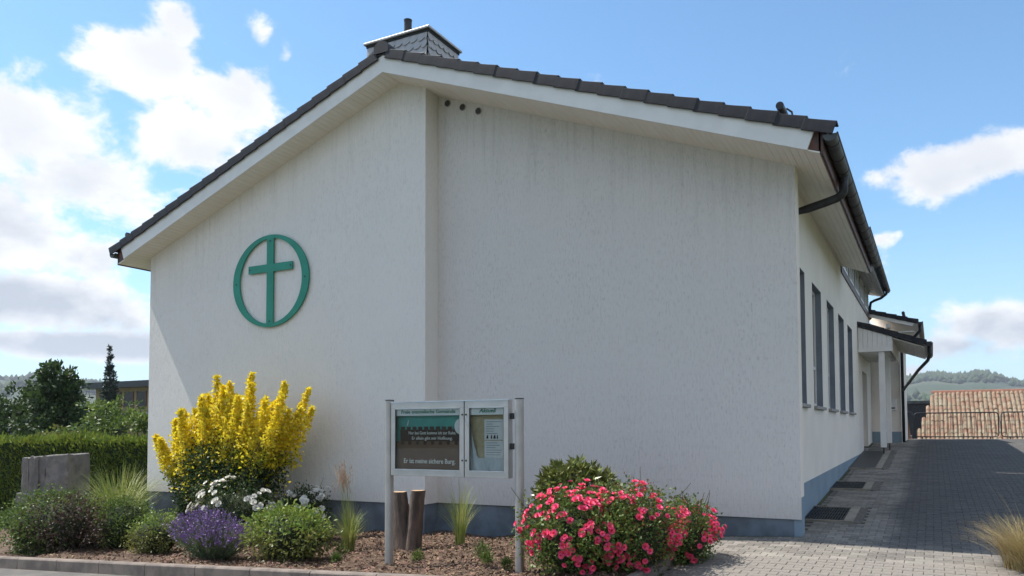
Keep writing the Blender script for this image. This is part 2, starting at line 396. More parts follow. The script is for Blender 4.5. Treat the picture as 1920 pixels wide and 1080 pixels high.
# snow guards: a pipe on brackets above each eave
for xp in (-.06, -13.36):
    zz = zs(xp)+.43+.13
    sg = part('snow_guard', MB().tube([(xp, YF+.1, zz), (xp, 7.8, zz)], .052, 14), 'dark_metal', roof, smooth=False)
    for yy in (YF+.45, 1.5, 3.6, 5.7):
        MBk = MB().tube([(xp+.12, yy, zz-.1), (xp+.1, yy, zz+.02), (xp+.04, yy, zz+.075), (xp-.04, yy, zz+.06), (xp-.1, yy, zz-.06)], .014, 6)
        part('bracket', MBk, 'dark_metal', sg)
# gutters: half-round, with joint rings
def gutter(xc, zc, ya, yb, r, parent, m='zinc', ring=.62):
    prof = [(xc+r*math.cos(t), zc+r*math.sin(t)) for t in [math.pi+math.pi*i/12 for i in range(13)]]
    prof += [(xc+(r-.008)*math.cos(t), zc+(r-.008)*math.sin(t)) for t in [2*math.pi-math.pi*i/12 for i in range(13)]]
    gt = part('gutter', MB().prism(prof, 'y', ya, yb), m, parent)
    cap = [(xc+(r+.003)*math.cos(t), zc+(r+.003)*math.sin(t)) for t in [math.pi+math.pi*i/12 for i in range(13)]]
    part('end_cap', MB().prism(cap, 'y', ya-.006, ya+.012), m, gt)
    part('bead', MB().tube([(xc+r, ya, zc+.004), (xc+r, yb, zc+.004)], .012, 8), 'dark_metal', gt)
    y = ya+.25
    while y < yb-.05:
        rg = [(xc+(r+.007)*math.cos(t), zc+(r+.007)*math.sin(t)) for t in [math.pi+math.pi*i/12 for i in range(13)]]
        rg += [(xc+(r-.001)*math.cos(t), zc+(r-.001)*math.sin(t)) for t in [2*math.pi-math.pi*i/12 for i in range(13)]]
        part('joint_ring', MB().prism(rg, 'y', y, y+.022), 'dark_metal', gt); y += ring
    return gt
ga = gutter(.565, 5.205, YF-.01, 7.93, .088, hall)
dp = MB().tube([(.565, .80, 5.15), (.565, .80, 5.0), (.56, .80, 4.93), (.53, .81, 4.875), (.46, .82, 4.84), (.30, .83, 4.80), (.05, .84, 4.745), (-.08, .83, 4.72), (-.127, .81, 4.66), (-.132, .80, 4.5), (-.132, .80, .05)], [.062]*7+[.05, .046, .045, .045], 14)
part('downpipe', dp, 'dark_metal', ga, smooth=True)
part('outlet', MB().tube([(.565, .80, 5.16), (.565, .80, 5.02)], [.075, .056], 14), 'dark_metal', ga)
gl_ = gutter(-13.655, 5.215, YF-.01, 7.93, .08, hall)
# ---- clerestory: dormer with a slate-hung band of windows, its own eave and gutter
dm = part('dormer', MB().prism([(-4.2, zs(-4.2)+.2), (-.205, 5.23), (-.205, 6.0), (-4.2, 7.0)], 'y', 8.0, YE+.25), 'slate_wall', hall)
part('ledge', MB().box(-.30, -.155, 7.92, YE+.1, 5.20, 5.25), 'black', dm)
part('wall_coping', MB().box(-.31, -.15, 7.905, YE+.1, 5.08, 5.2), 'copper_brown', dm)
for i in range(5):
    ya = 8.5+i*1.72; yb = ya+1.15
    w = part('clerestory_window', MB().box(-.21, -.198, ya, yb, 5.30, 5.90), 'dim_glass', dm)
part('window_sill', MB().box(-.21, -.165, 8.1, YE, 5.252, 5.285), 'frame_white', dm)
for i in range(5):
    ya = 8.5+i*1.72; yb = ya+1.15
    fm = MB(); t = .06
    for bx in ((ya, ya+t, 5.286, 5.93), (yb-t, yb, 5.286, 5.93), (ya+t, yb-t, 5.87, 5.93), (ya+t, yb-t, 5.286, 5.34), ((ya+yb)/2-.035, (ya+yb)/2+.035, 5.34, 5.87)): fm.box(-.208, -.17, *bx)
    part('window_frame', fm, 'frame_white', dm)
part('dormer_roof', MB().prism([(-4.3, 7.04), (.30, 5.96), (.30, 6.14), (-4.3, 7.22)], 'y', 7.97, YE+.35), 'tile', dm)
for k in range(5):
    xa = -.2+k*.097
    part('soffit_board', MB().prism([(xa, 6.015-(xa+.285)*.235-.018), (xa+.092, 6.015-(xa+.377)*.235-.018), (xa+.092, 6.015-(xa+.377)*.235), (xa, 6.015-(xa+.285)*.235)], 'y', 7.98, YE+.33), 'white_wood', dm)
gb = gutter(.385, 6.07, 7.98, YE+.36, .08, hall)
part('downpipe', MB().tube([(.385, 16.9, 6.0), (.36, 16.9, 5.9), (.2, 16.92, 5.78), (.0, 16.95, 5.72), (-.12, 16.97, 5.66), (-.15, 16.98, 5.5), (-.15, 16.98, 5.1)], .045, 12), 'dark_metal', gb, smooth=True)
# ---- rear wing with its own lean-to gable roof
wx, wy = .71, 17.0
wing = part('rear_wing', MB().prism([(-3, .7), (wx, .7), (wx, 4.62), (-.18, 4.98), (-3, 5.1)], 'y', wy+.1, 24.), 'render_smooth', hall)
part('plinth', MB().box(-.17, wx+.004, wy+.085, wy+.2, .6, 1.34), 'side_plinth', wing)
def leanto(xa, za, xb, zb_, y0, y1, parent, n):
    """tiled lean-to roof: verge tiles in front, slab behind"""
    sl = (za-zb_)/(xb-xa)
    r = part('lean_to_roof', MB().prism([(xa, za-.12), (xb, zb_-.12), (xb, zb_-.03), (xa, za-.03)], 'y', y0+.03, y1), 'white_wood', parent)
    c = MB(); st = (xb-xa)/n
    for k in range(n):
        x0, x1 = xa+k*st, xa+(k+1)*st+.01
        c.prism([(x0, za-(x0-xa)*sl-.05), (x1, za-(x1-xa)*sl-.05), (x1, za-(x1-xa)*sl+.03), (x0, za-(x0-xa)*sl+.0)], 'y', y0+.05, y1)
    o = part('roof_covering', c, 'tile', parent); o['kind'] = 'stuff'
    for k in range(n):
        x0, x1 = xa+k*st, xa+(k+1)*st+.012
        part('verge_tile', MB().prism([(x0, za-(x0-xa)*sl-.13), (x1, za-(x1-xa)*sl-.12), (x1, za-(x1-xa)*sl+.04), (x0, za-(x0-xa)*sl+.01)], 'y', y0, y0+.045), 'tile', parent)
leanto(-.28, 5.40, 1.29, 4.93, 16.55, 24.3, wing, 5)
part('fascia_board', MB().prism([(-.17, 5.13), (1.12, 4.745), (1.18, 4.84), (-.17, 5.235)], 'y', 16.57, 16.6), 'white_wood', wing)
part('soffit', MB().prism([(wx, 4.56), (1.17, 4.56), (1.17, 4.60), (wx, 4.60)], 'y', 16.6, 24), 'soffit', wing)
part('rafter_end', MB().box(.35, .46, 16.58, 17.08, 4.74, 4.86), 'white_wood', wing)
part('snow_guard', MB().tube([(.86, 16.6, 5.2), (.86, 24, 5.2)], .05, 12), 'dark_metal', wing)
gw = gutter(1.34, 4.86, 16.5, 24.2, .08, wing, 'dark_metal')
part('downpipe', MB().tube([(1.34, 16.75, 4.8), (1.33, 16.75, 4.6), (1.2, 16.78, 4.45), (.9, 16.9, 4.25), (.79, 17.02, 4.15), (.775, 17.05, 4.0), (.775, 17.05, 1.0)], .048, 12), 'dark_metal', wing, smooth=True)
# ---- entrance canopy
cy = 12.15
can = part('entrance_canopy', MB().box(-.17, .62, cy+.03, 16.3, 3.60, 3.66), 'white_wood', hall)
leanto(-.20, 4.44, 1.53, 3.80, cy-.05, 16.5, can, 5)
brd = 7
for k in range(brd):                                    # upright boards closing the gable end
    x0 = -.165+k*.122; x1 = x0+.117; x1 = min(x1, .69)
    f = lambda x: 4.44-(x+.2)*.37-.14
    part('gable_board', MB().prism([(x0, 3.66), (x1, 3.66), (x1, f(x1)), (x0, f(x0))], 'y', cy, cy+.022), 'white_wood', can)
part('bottom_rail', MB().box(-.17, .70, cy-.01, cy+.03, 3.58, 3.66), 'white_wood', can)
for i in range(8):
    xa = .70+i*.098
    zf = lambda x: 4.44-(x+.2)*.37-.16
    part('soffit_board', MB().prism([(xa, zf(xa)-.02), (xa+.093, zf(xa+.093)-.02), (xa+.093, zf(xa+.093)), (xa, zf(xa))], 'y', cy+.02, 16.45), 'soffit', can)
part('inner_board', MB().prism([(.66, 3.58), (.70, 3.55), (.70, 3.98), (.66, 3.98)], 'y', cy+.03, 16.3), 'soffit', can)
for k, (px, py, w) in enumerate(((.34, cy+.05, .15), (.43, cy+1.55, .13))):
    zf = zg(px, py)
    p_ = part('post', MB().box(px, px+w, py, py+w, zf+.2, 3.58), 'white_wood', can, bev=.006)
    part('post_shoe', MB().tube([(px+w/2, py+w/2, zf-.02), (px+w/2, py+w/2, zf+.2)], .018, 8).box(px+.02, px+w-.02, py+.02, py+w-.02, zf+.185, zf+.2), 'dark_metal', p_)
for i in range(7):
    part('ceiling_slat', MB().box(-.15, .62, cy+.3+i*.55, cy+.36+i*.55, 3.555, 3.598), 'white_wood', can)
gc = gutter(1.60, 3.74, cy-.08, 16.5, .075, can, 'dark_metal')
part('downpipe', MB().tube([(1.60, cy+.25, 3.68), (1.60, cy+.25, 3.45), (1.55, cy+.3, 3.3), (1.3, cy+1.2, 3.1), (.85, 16.6, 2.75), (.80, 16.95, 2.7)], .045, 12), 'dark_metal', can, smooth=True)
part('leader_board', MB().box(1.52, 1.66, cy-.085, cy-.08, 3.67, 3.78), 'dark_metal', can)
# white wire lamp arm on the entrance wall
part('conduit', MB().tube([(.3, 16.95, 3.1), (.02, 16.95, 3.1), (.02, 16.95, 2.85), (-.1, 16.95, 2.85), (-.1, 16.95, 2.65)], .014, 6), 'frame_white', hall)

# ---- chimney hung with slates
cx0, cx1, cy0, cy1, ct = -8.04, -6.64, .60, 1.62, 9.02
flare = .05
chm = part('chimney', MB().hexa([(cx0-flare, cy0-flare, 7.2), (cx1+flare, cy0-flare, 7.2), (cx1+flare, cy1+flare, 7.2), (cx0-flare, cy1+flare, 7.2), (cx0, cy0, ct), (cx1, cy0, ct), (cx1, cy1, ct), (cx0, cy1, ct)]), 'black', hall)
def slate_mesh(w, h):
    m = MB(); pts = [(0, h), (0, .25*h), (.06*w, .1*h), (.22*w, .0), (.55*w, .06*h), (.85*w, .22*h), (w, .45*h), (w, h)]
    n = len(pts); return m.prism([(x, z) for x, z in pts], 'y', -.012, 0)
rows = 8; rh = .15
def course(x0, x1, tf, sh):
    for r_ in range(rows):
        z = ct-.06-(r_+1)*rh
        if z < 7.6: continue
        x = x0-(.085 if r_ % 2 else 0)-.03
        while x < x1-.02:
            w = .175; xa, xb = max(x, x0-.012), min(x+w*1.08, x1+.012)
            if xb-xa > .04:
                me = slate_mesh(xb-xa, rh*1.32).mesh('slate')
                o = link('slate', me, M['slate'], chm); o.matrix_basis = tf(xa, z+rnd.uniform(-.006, .006), r_)
            x += w
course(cx0, cx1, lambda x, z, r_: Matrix.Translation((x, cy0-.030-(ct-z)*.028, z)) @ Matrix.Rotation(-.15+rnd.uniform(0, .03), 4, 'X') @ Matrix.Rotation(rnd.uniform(-.02, .02)-.05, 4, 'Y'), 0)
course(cy0, cy1, lambda y, z, r_: Matrix.Translation((cx1+.030+(ct-z)*.028, y, z)) @ Matrix.Rotation(math.pi/2, 4, 'Z') @ Matrix.Rotation(-.15, 4, 'X') @ Matrix.Rotation(rnd.uniform(-.02, .02)-.05, 4, 'Y'), 1)
cap = MB().box(cx0-.075, cx1+.075, cy0-.075, cy1+.075, ct+.0, ct+.045)
part('cap_joint', MB().box(cx0-.035, cx1+.035, cy0-.035, cy1+.035, ct-.05, ct-.001), 'black', chm)
part('chimney_cap', cap, 'alu_post', chm, bev=.008)
part('flue', MB().tube([(-7.28, .85, ct+.03), (-7.28, .85, ct+.44)], .075, 18).tube([(-7.28, .85, ct+.44), (-7.28, .85, ct+.455)], .083, 18), 'dark_metal', chm)

# ------------------------------------------------------------------ emblem on the wall: cross in a ring
ex_, ez = -9.565, 4.343
em = empty('cross_emblem', (ex_, -DD, ez), 'green metal cross inside an upright oval ring on the gable wall', 'emblem')
n = 72; ring = MB(); vs = []; fs = []
for i in range(n):
    t = 2*math.pi*i/n; c, s_ = math.cos(t), math.sin(t)
    for y in (-DD-.055, -DD-.025):
        vs.append((ex_+.985*c, y, ez+.89*s_)); vs.append((ex_+.815*c, y, ez+.82*s_))
for i in range(n):
    a_, b_ = 4*i, 4*((i+1) % n)
    fs += [(a_, a_+1, b_+1, b_), (a_+2, b_+2, b_+3, a_+3), (a_, b_, b_+2, a_+2), (a_+1, a_+3, b_+3, b_+1)]
part('ring', ring.add(vs, fs), 'green_paint', em)
part('cross_upright', MB().box(ex_-.085, ex_+.085, -DD-.054, -DD-.026, ez-.825, ez+.825), 'green_paint', em)
for s_ in (-1, 1):
    part('cross_arm', MB().box(ex_+min(s_*.085, s_*.57), ex_+max(s_*.085, s_*.57), -DD-.054, -DD-.026, ez+.175, ez+.325), 'green_paint', em)
for (bx, bz) in ((0, .77), (0, -.78), (-.53, .25), (.53, .25), (-.89, 0), (.89, 0)):
    part('bolt', MB().tube([(ex_+bx, -DD-.064, ez+bz), (ex_+bx, -DD+.01, ez+bz)], .014, 8), 'dark_metal', em)
# letter box by the entrance
lb = part('letter_box', MB().box(.30, .58, wy-.02, wy+.1, 2.04, 2.42), 'white_wood', None, bev=.01)
tag(lb, 'white letter box with a dark slot on the entrance wall under the canopy', 'letter box')
part('slot', MB().box(.34, .54, wy-.024, wy-.02, 2.10, 2.14), 'black', lb)
# ------------------------------------------------------------------ ground, road, paving, kerb, bed
def sheet(name, xs, ys, fz, m, smooth=True):
    V = np.array([(x, y, fz(x, y)) for y in ys for x in xs]); nx, ny = len(xs), len(ys)
    Fc = np.array([(j*nx+i, j*nx+i+1, (j+1)*nx+i+1, (j+1)*nx+i) for j in range(ny-1) for i in range(nx-1)])
    o = link(name, np_mesh(name, V, Fc, smooth), m); tag(o, kind='structure'); return o
M['lawn'] = mat('lawn', (.045, .075, .02), (.08, .09, .035), .6, .9, .6, 30)
M['asphalt'] = mat('asphalt', (.145, .135, .12), (.10, .095, .09), 2.5, .9, .5, 90)
def base(x, y):
    near = zg(x, min(y, 25))-.16
    d = max(abs(x+6)-20, (y-26.5)*1.5, -(y+30), 0)
    return near-min(d*.22, 4.2) if d > 0 else near
gx = np.concatenate([np.linspace(-3200, -160, 12), np.linspace(-120, -34, 12), np.linspace(-32, 20, 27), np.linspace(24, 120, 13), np.linspace(160, 3200, 12)])
gy = np.concatenate([np.linspace(-3200, -160, 12), np.linspace(-100, -32, 8), np.linspace(-30, 40, 48), np.linspace(44, 140, 13), np.linspace(180, 3200, 14)])
ground = sheet('ground', gx, gy, base, M['lawn'])
road = sheet('road', np.linspace(-40, -1.15, 40), np.linspace(-16, -4.05, 14), lambda x, y: zg(x, y), M['asphalt'])
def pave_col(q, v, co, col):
    # paler band beside the wall; building shade outside it deepened in the colour
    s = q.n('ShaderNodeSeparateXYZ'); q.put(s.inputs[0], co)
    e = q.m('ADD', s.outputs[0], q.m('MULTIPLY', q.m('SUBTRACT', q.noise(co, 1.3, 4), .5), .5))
    lane_shade = q.m('MULTIPLY', q.ramp(e, .95, 1.25), q.ramp(s.outputs[1], -1.2, .6))
    col = q.mix(q.m('MULTIPLY', lane_shade, .8), col, (.06, .058, .057))
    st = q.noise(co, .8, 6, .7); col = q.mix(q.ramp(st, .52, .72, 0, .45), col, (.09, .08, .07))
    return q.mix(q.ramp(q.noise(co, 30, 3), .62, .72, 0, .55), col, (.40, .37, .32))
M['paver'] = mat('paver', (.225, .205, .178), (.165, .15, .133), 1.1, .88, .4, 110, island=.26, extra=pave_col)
M['joint'] = mat('joint', (.055, .05, .04), (.07, .085, .04), 3, .95, .4, 80)
px_ = np.concatenate([np.linspace(-1.15, 0, 5), np.linspace(.4, 12, 16)])
pav = sheet('pavement', px_, np.concatenate([np.linspace(-16, 0, 17), np.linspace(1, 16.5, 16), np.linspace(18, 26, 4)]), lambda x, y: zg(x, y)-.014, M['joint'], False)
L2, WD, WS = .0985, .0815, .058
half = [(-L2, WD), (-.062, WD), (-.042, WS), (.042, WS), (.062, WD), (L2, WD)]
outl = [(x, -w) for x, w in half]+[(x, w) for x, w in half[::-1]]
ins = [(x*(1-.006/abs(x)), (abs(y)-.006)*(1 if y > 0 else -1)) for x, y in outl]
pm = MB(); no = len(outl)
vs = [(x, y, 0) for x, y in ins]+[(x, y, -.006) for x, y in outl]+[(x, y, -.03) for x, y in outl]
pm.add(vs, [tuple(range(no))]+[(no+i, no+(i+1) % no, (i+1) % no, i) for i in range(no)]+[(2*no+i, 2*no+(i+1) % no, no+(i+1) % no, no+i) for i in range(no)])
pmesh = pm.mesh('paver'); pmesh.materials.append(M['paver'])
spots = []; PW_ = WD+WS+.0035; PL = .2005
j = 0; y = -4.6
while y < 25.6:
    x = -1.1+(PL/2 if j % 2 else 0)
    while x < (3.6 if y < 4 else 5.2 if y < 13 else 7.):
        ok = (x < -.02 and y < -.12) or x >= -.06 or (y < -.12)
        if y >= -.12 and x < -.0: ok = False
        if y > 16.9 and x < .88: ok = False
        for (ga_, gb_) in ((1.22, 2.68), (4.82, 6.10), (8.55, 13.4)):
            if ga_-.07 < y < gb_+.07 and x < .655: ok = False
        if ok and (x > -.09 or y < -.1): spots.append((x, y))
        x += PL
    j += 1; y += PW_
def dist(p): return math.hypot(p[0]-CAM.x, p[1]-CAM.y)
vis = [p for p in spots if p[1] > -3.3]
vis.sort(key=dist); near_set = set(vis[:290])
def ptf(x, y):
    e = .02
    return Matrix.Translation((x+rnd.uniform(-.001, .001), y+rnd.uniform(-.001, .001), zg(x, y)+rnd.uniform(-.0025, .0015))) @ Matrix.Rotation(math.atan((zg(x, y+e)-zg(x, y-e))/(2*e))+rnd.uniform(-.006, .006), 4, 'X') @ Matrix.Rotation(-math.atan((zg(x+e, y)-zg(x-e, y))/(2*e))+rnd.uniform(-.006, .006), 4, 'Y')
base_v = np.array(pm.v); far_v = []
for p in spots:
    mt = ptf(*p)
    if p in near_set:
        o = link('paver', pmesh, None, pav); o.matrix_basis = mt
    else: far_v.append((base_v @ np.array(mt.to_3x3()).T)+np.array(mt.translation))
nv = len(base_v); V = np.concatenate(far_v)
me = bpy.data.meshes.new('paver_field'); faces = []
for k in range(len(far_v)): faces += [tuple(i+k*nv for i in f) for f in pm.f]
me.from_pydata(V.tolist(), [], faces); me.update()
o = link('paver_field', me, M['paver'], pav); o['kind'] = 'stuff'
# slabs and light-well gratings along the side wall
M['concrete'] = mat('concrete', (.30, .265, .215), (.22, .195, .16), 5, .9, .3, 60)
M['joint_fill'] = mat('joint_fill', (.15, .135, .115), (.10, .09, .08), 14, .95, .5, 60)
M['grate'] = mat('grate', (.035, .04, .045), (.05, .055, .06), 8, .5, 0, metal=.5)
def well(ya, yb, label, bars=True):
    xa, xb = -.172, .55; n_ = 15
    e = empty('light_well_cover', (.15, (ya+yb)/2, zg(.1, (ya+yb)/2)), label, 'grating')
    z = lambda y: zg(.1, y)+.012
    def sl(name, x0, x1, y0, y1, h0, h1, m):
        return part(name, MB().hexa([(x0, y0, z(y0)+h0), (x1, y0, z(y0)+h0), (x1, y1, z(y1)+h0), (x0, y1, z(y1)+h0), (x0, y0, z(y0)+h1), (x1, y0, z(y0)+h1), (x1, y1, z(y1)+h1), (x0, y1, z(y1)+h1)]), m, e)
    sl('kerb_stone', xb-.14, xb, ya, yb, -.06, .012, 'concrete'); sl('mortar_bed', xb+.001, .665, ya-.05, yb+.05, -.06, -.005, 'joint_fill'); sl('kerb_stone', xa, xb-.141, ya, ya+.04, -.06, .01, 'concrete'); sl('kerb_stone', xa, xb-.141, yb-.04, yb, -.06, .01, 'concrete')
    sl('shaft', xa+.002, xb-.142, ya+.042, yb-.042, -.06, -.045, 'black')
    if bars:
        for i in range(n_):
            x = xa+.02+i*(xb-.16-xa-.02)/(n_-1)
            sl('bar', x-.006, x+.006, ya+.043, yb-.043, -.03, .006, 'grate')
        for i in range(5):
            y = ya+.08+i*(yb-ya-.16)/4
            sl('cross_bar', xa+.01, xb-.145, y-.004, y+.004, -.02, -.004, 'grate')
    else: sl('mat', xa+.004, xb-.144, ya+.045, yb-.045, -.044, .004, 'grate')
well(1.25, 2.62, 'steel bar grating in a concrete frame nearest the building corner')
well(4.86, 6.05, 'dark mesh grating in a concrete frame between two side windows', True)
well(8.6, 13.3, 'long dark entrance mat set in a concrete border before the canopy', False)
# kerb stones
kerb = sheet('kerb', np.linspace(-22, -1.2, 22), [-4.11, -4.01], lambda x, y: zb(x)-.03, M['concrete'])
M['kerbstone'] = mat('kerbstone', (.23, .19, .16), (.14, .115, .10), 4, .9, .35, 50, island=.06)
for i in range(21):
    xa = -22+i*.998; xb = xa+.99
    p_ = [(-4.12, -.34), (-4.0, -.34), (-4.0, 0), (-4.10, 0), (-4.12, -.02)]
    m = MB(); vs = [(xa, yy, zb(xa)+zz) for yy, zz in p_]+[(xb, yy, zb(xb)+zz) for yy, zz in p_]
    m.add(vs, [(4, 3, 2, 1, 0), (5, 6, 7, 8, 9)]+[(k, (k+1) % 5, 5+(k+1) % 5, 5+k) for k in range(5)])
    part('kerb_stone', m, 'kerbstone', kerb, bev=.006)
for i in range(4):
    ya = -4.0+i*.998
    part('kerb_stone', MB().box(-1.24, -1.16, ya, ya+.99, -.4, zb(-1.2)-.01), 'kerbstone', kerb, bev=.006)
# planted bed
M['mulch'] = mat('mulch', (.075, .045, .03), (.13, .085, .055), 9, .95, .9, 40)
def bedz(x, y): return zb(x)-.035+.05*math.sin(x*1.7)*math.cos(y*1.3)*.5+.03*math.sin(x*4.1+y*3)
bed = sheet('flower_bed', np.linspace(-24, -1.23, 120), np.linspace(-4.0, -.05, 30), bedz, M['mulch'])
M['chips'] = mat('chips', (.21, .13, .085), (.085, .052, .036), 5, .9, 0, island=.6)
n = 24000
cxs = -11+rng.random(n)*9.7; cys = -4.0+rng.random(n)*3.7
keep = ~((cxs < -8.5) & (rng.random(n) < .5)); cxs, cys = cxs[keep], cys[keep]; n = len(cxs)
czs = np.array([bedz(a, b) for a, b in zip(cxs, cys)])+.006+rng.random(n)*.022
def chips(P, lmin, lmax, wr):
    n = len(P); d = rng.normal(size=(n, 3)); d[:, 2] *= .35; d /= np.linalg.norm(d, axis=1)[:, None]
    w = np.cross(d, rng.normal(size=(n, 3))*.4+np.array([0, 0, 1.])); w /= np.linalg.norm(w, axis=1)[:, None]
    L = (lmin+rng.random(n)*(lmax-lmin))[:, None]; Wd = L*wr*(.6+rng.random(n)[:, None]*.8)
    a, b = d*L/2, w*Wd/2
    return np.stack([P-a-b, P+a-b*.7, P+a*.9+b, P-a*.8+b*.8], 1).reshape(-1, 3), np.arange(4*n).reshape(n, 4)
V, Fc = chips(np.stack([cxs, cys, czs], 1), .018, .065, .38)
o = link('bark_chips', np_mesh('bark_chips', V, Fc), M['chips']); tag(o, 'loose brown bark mulch spread over the flower bed', 'bark mulch', kind='stuff')

# ------------------------------------------------------------------ plants
def leafmat(name, c1, c2, isl=.3, tr=.3, rough=.5): return mat(name, c1, c2, 3, rough, island=isl, trans=tr, spec=.35)
M['leaf_dark'] = leafmat('leaf_dark', (.038, .07, .02), (.06, .095, .028))
M['leaf_mid'] = leafmat('leaf_mid', (.085, .14, .03), (.13, .18, .04))
M['leaf_light'] = leafmat('leaf_light', (.16, .24, .045), (.22, .28, .05))
M['leaf_olive'] = leafmat('leaf_olive', (.14, .155, .04), (.20, .20, .05))
M['leaf_purple'] = leafmat('leaf_purple', (.06, .035, .035), (.09, .06, .04))
M['leaf_gold'] = leafmat('leaf_gold', (.84, .68, .03), (.74, .62, .05), .22, .4)
M['leaf_grey'] = leafmat('leaf_grey', (.10, .14, .075), (.14, .17, .09))
M['leaf_red'] = leafmat('leaf_red', (.22, .07, .03), (.28, .12, .04))
M['grass'] = leafmat('grass', (.20, .26, .06), (.30, .32, .10), .25, .3)
M['straw'] = leafmat('straw', (.42, .33, .16), (.32, .25, .11), .3, .2)
M['plume'] = leafmat('plume', (.36, .24, .17), (.45, .33, .24), .25, .2)
M['lavender'] = leafmat('lavender', (.17, .085, .29), (.23, .13, .35), .3, .15)
M['white_petal'] = leafmat('white_petal', (.82, .80, .74), (.74, .72, .66), .1, .25)
M['pink_petal'] = leafmat('pink_petal', (.86, .12, .25), (.80, .07, .17), .25, .25)
M['bark'] = mat('bark', (.10, .08, .06), (.055, .045, .035), 8, .95, .8, 30, stretch=(1, 1, .25))
M['twig'] = mat('twig', (.12, .09, .06), (.08, .06, .04), 6, .9)

def leaves(P, Nm, lmin, lmax, wr, up=.25, spread=.8):
    """folded leaf quads at P leaning along Nm"""
    n = len(P); d = Nm*.6+rng.normal(size=(n, 3))*spread+np.array([0, 0, up]); d /= np.linalg.norm(d, axis=1)[:, None]
    w = np.cross(d, rng.normal(size=(n, 3))); w /= np.linalg.norm(w, axis=1)[:, None]; nn = np.cross(d, w)
    L = (lmin+rng.random(n)*(lmax-lmin))[:, None]; Wd = L*wr
    return np.stack([P, P+d*L*.45+w*Wd/2+nn*L*.08, P+d*L, P+d*L*.45-w*Wd/2+nn*L*.08], 1).reshape(-1, 3), np.arange(4*n).reshape(n, 4)
def join(parts):
    V = np.concatenate([p[0] for p in parts]); o = 0; F_ = []
    for p in parts: F_.append(p[1]+o); o += len(p[0])
    return V, np.concatenate(F_)
def blob_points(c, r, n, shell=.55, clump=0, seed=None):
    """points in the outer shell of an ellipsoid, gathered in clumps with gaps"""
    c, r = np.array(c), np.array(r)
    if clump:
        k = max(6, n//clump); u = rng.normal(size=(k, 3)); u /= np.linalg.norm(u, axis=1)[:, None]
        cc = u*(shell+(1.05-shell)*rng.random(k)[:, None]**.6)
        idx = rng.integers(0, k, n); q = cc[idx]+rng.normal(size=(n, 3))*.13
    else:
        u = rng.normal(size=(n, 3)); u /= np.linalg.norm(u, axis=1)[:, None]; q = u*(shell+(1.03-shell)*rng.random(n)[:, None])
    nm = q/np.maximum(np.linalg.norm(q, axis=1)[:, None], .05)
    return c+q*r, nm
def foliage(name, VF, m, parent):
    o = link(name, np_mesh(name, *VF), M[m] if isinstance(m, str) else m, parent); o['kind'] = 'stuff'; return o
def stems(name, base_pts, tips, r, m, parent):
    mb = MB()
    for a, b in zip(base_pts, tips):
        a, b = Vector(a), Vector(b); mid = (a+b)/2+Vector((rnd.uniform(-.05, .05), rnd.uniform(-.05, .05), 0))*(b-a).length
        mb.tube([a, mid, b], [r, r*.75, r*.4], 5)
    return part(name, mb, m, parent)
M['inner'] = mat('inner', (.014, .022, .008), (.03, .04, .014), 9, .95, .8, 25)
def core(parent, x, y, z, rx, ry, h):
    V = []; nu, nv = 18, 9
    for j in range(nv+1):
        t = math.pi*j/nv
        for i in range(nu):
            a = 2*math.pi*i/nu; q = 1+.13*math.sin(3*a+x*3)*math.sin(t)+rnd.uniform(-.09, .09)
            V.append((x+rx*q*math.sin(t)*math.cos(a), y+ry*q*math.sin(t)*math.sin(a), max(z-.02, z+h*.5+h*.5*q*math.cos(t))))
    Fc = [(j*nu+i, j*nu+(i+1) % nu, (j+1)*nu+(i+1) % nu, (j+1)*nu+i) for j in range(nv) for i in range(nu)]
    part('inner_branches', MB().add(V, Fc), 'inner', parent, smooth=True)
def bush(name, x, y, rx, ry, h, n, m, label, lmin=.03, lmax=.06, wr=.5, clump=22, m2=None, frac2=.4, base_frac=.1, group=None, cat='shrub', top2=True):
    z = bedz(x, y) if y > -4.2 and x < -1 else zg(x, y)
    e = empty(name, (x, y, z), label, cat, group)
    P, Nm = blob_points((x, y, z+h*.48), (rx, ry, h*.54), n, .5, clump)
    P[:, 2] = np.maximum(P[:, 2], z+.02)
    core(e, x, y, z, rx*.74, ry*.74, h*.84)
    if m2:
        hgt = (P[:, 2]-z)/h; s2 = (hgt+rng.normal(size=n)*.16) > (1-frac2)
        if not top2: s2 = (P[:, 0]-x)/rx+rng.normal(size=n)*.3 > (1-2*frac2)
        foliage('foliage', leaves(P[~s2], Nm[~s2], lmin, lmax, wr), m, e); foliage('young_foliage', leaves(P[s2], Nm[s2], lmin, lmax, wr), m2, e)
    else: foliage('foliage', leaves(P, Nm, lmin, lmax, wr), m, e)
    k = 9; bp = [(x+rnd.uniform(-.12, .12)*rx, y+rnd.uniform(-.12, .12)*ry, z-.03) for _ in range(k)]
    tp = [(x+rnd.uniform(-.7, .7)*rx, y+rnd.uniform(-.7, .7)*ry, z+h*rnd.uniform(.5, .85)) for _ in range(k)]
    stems('stem', bp, tp, .012, 'twig', e)
    return e
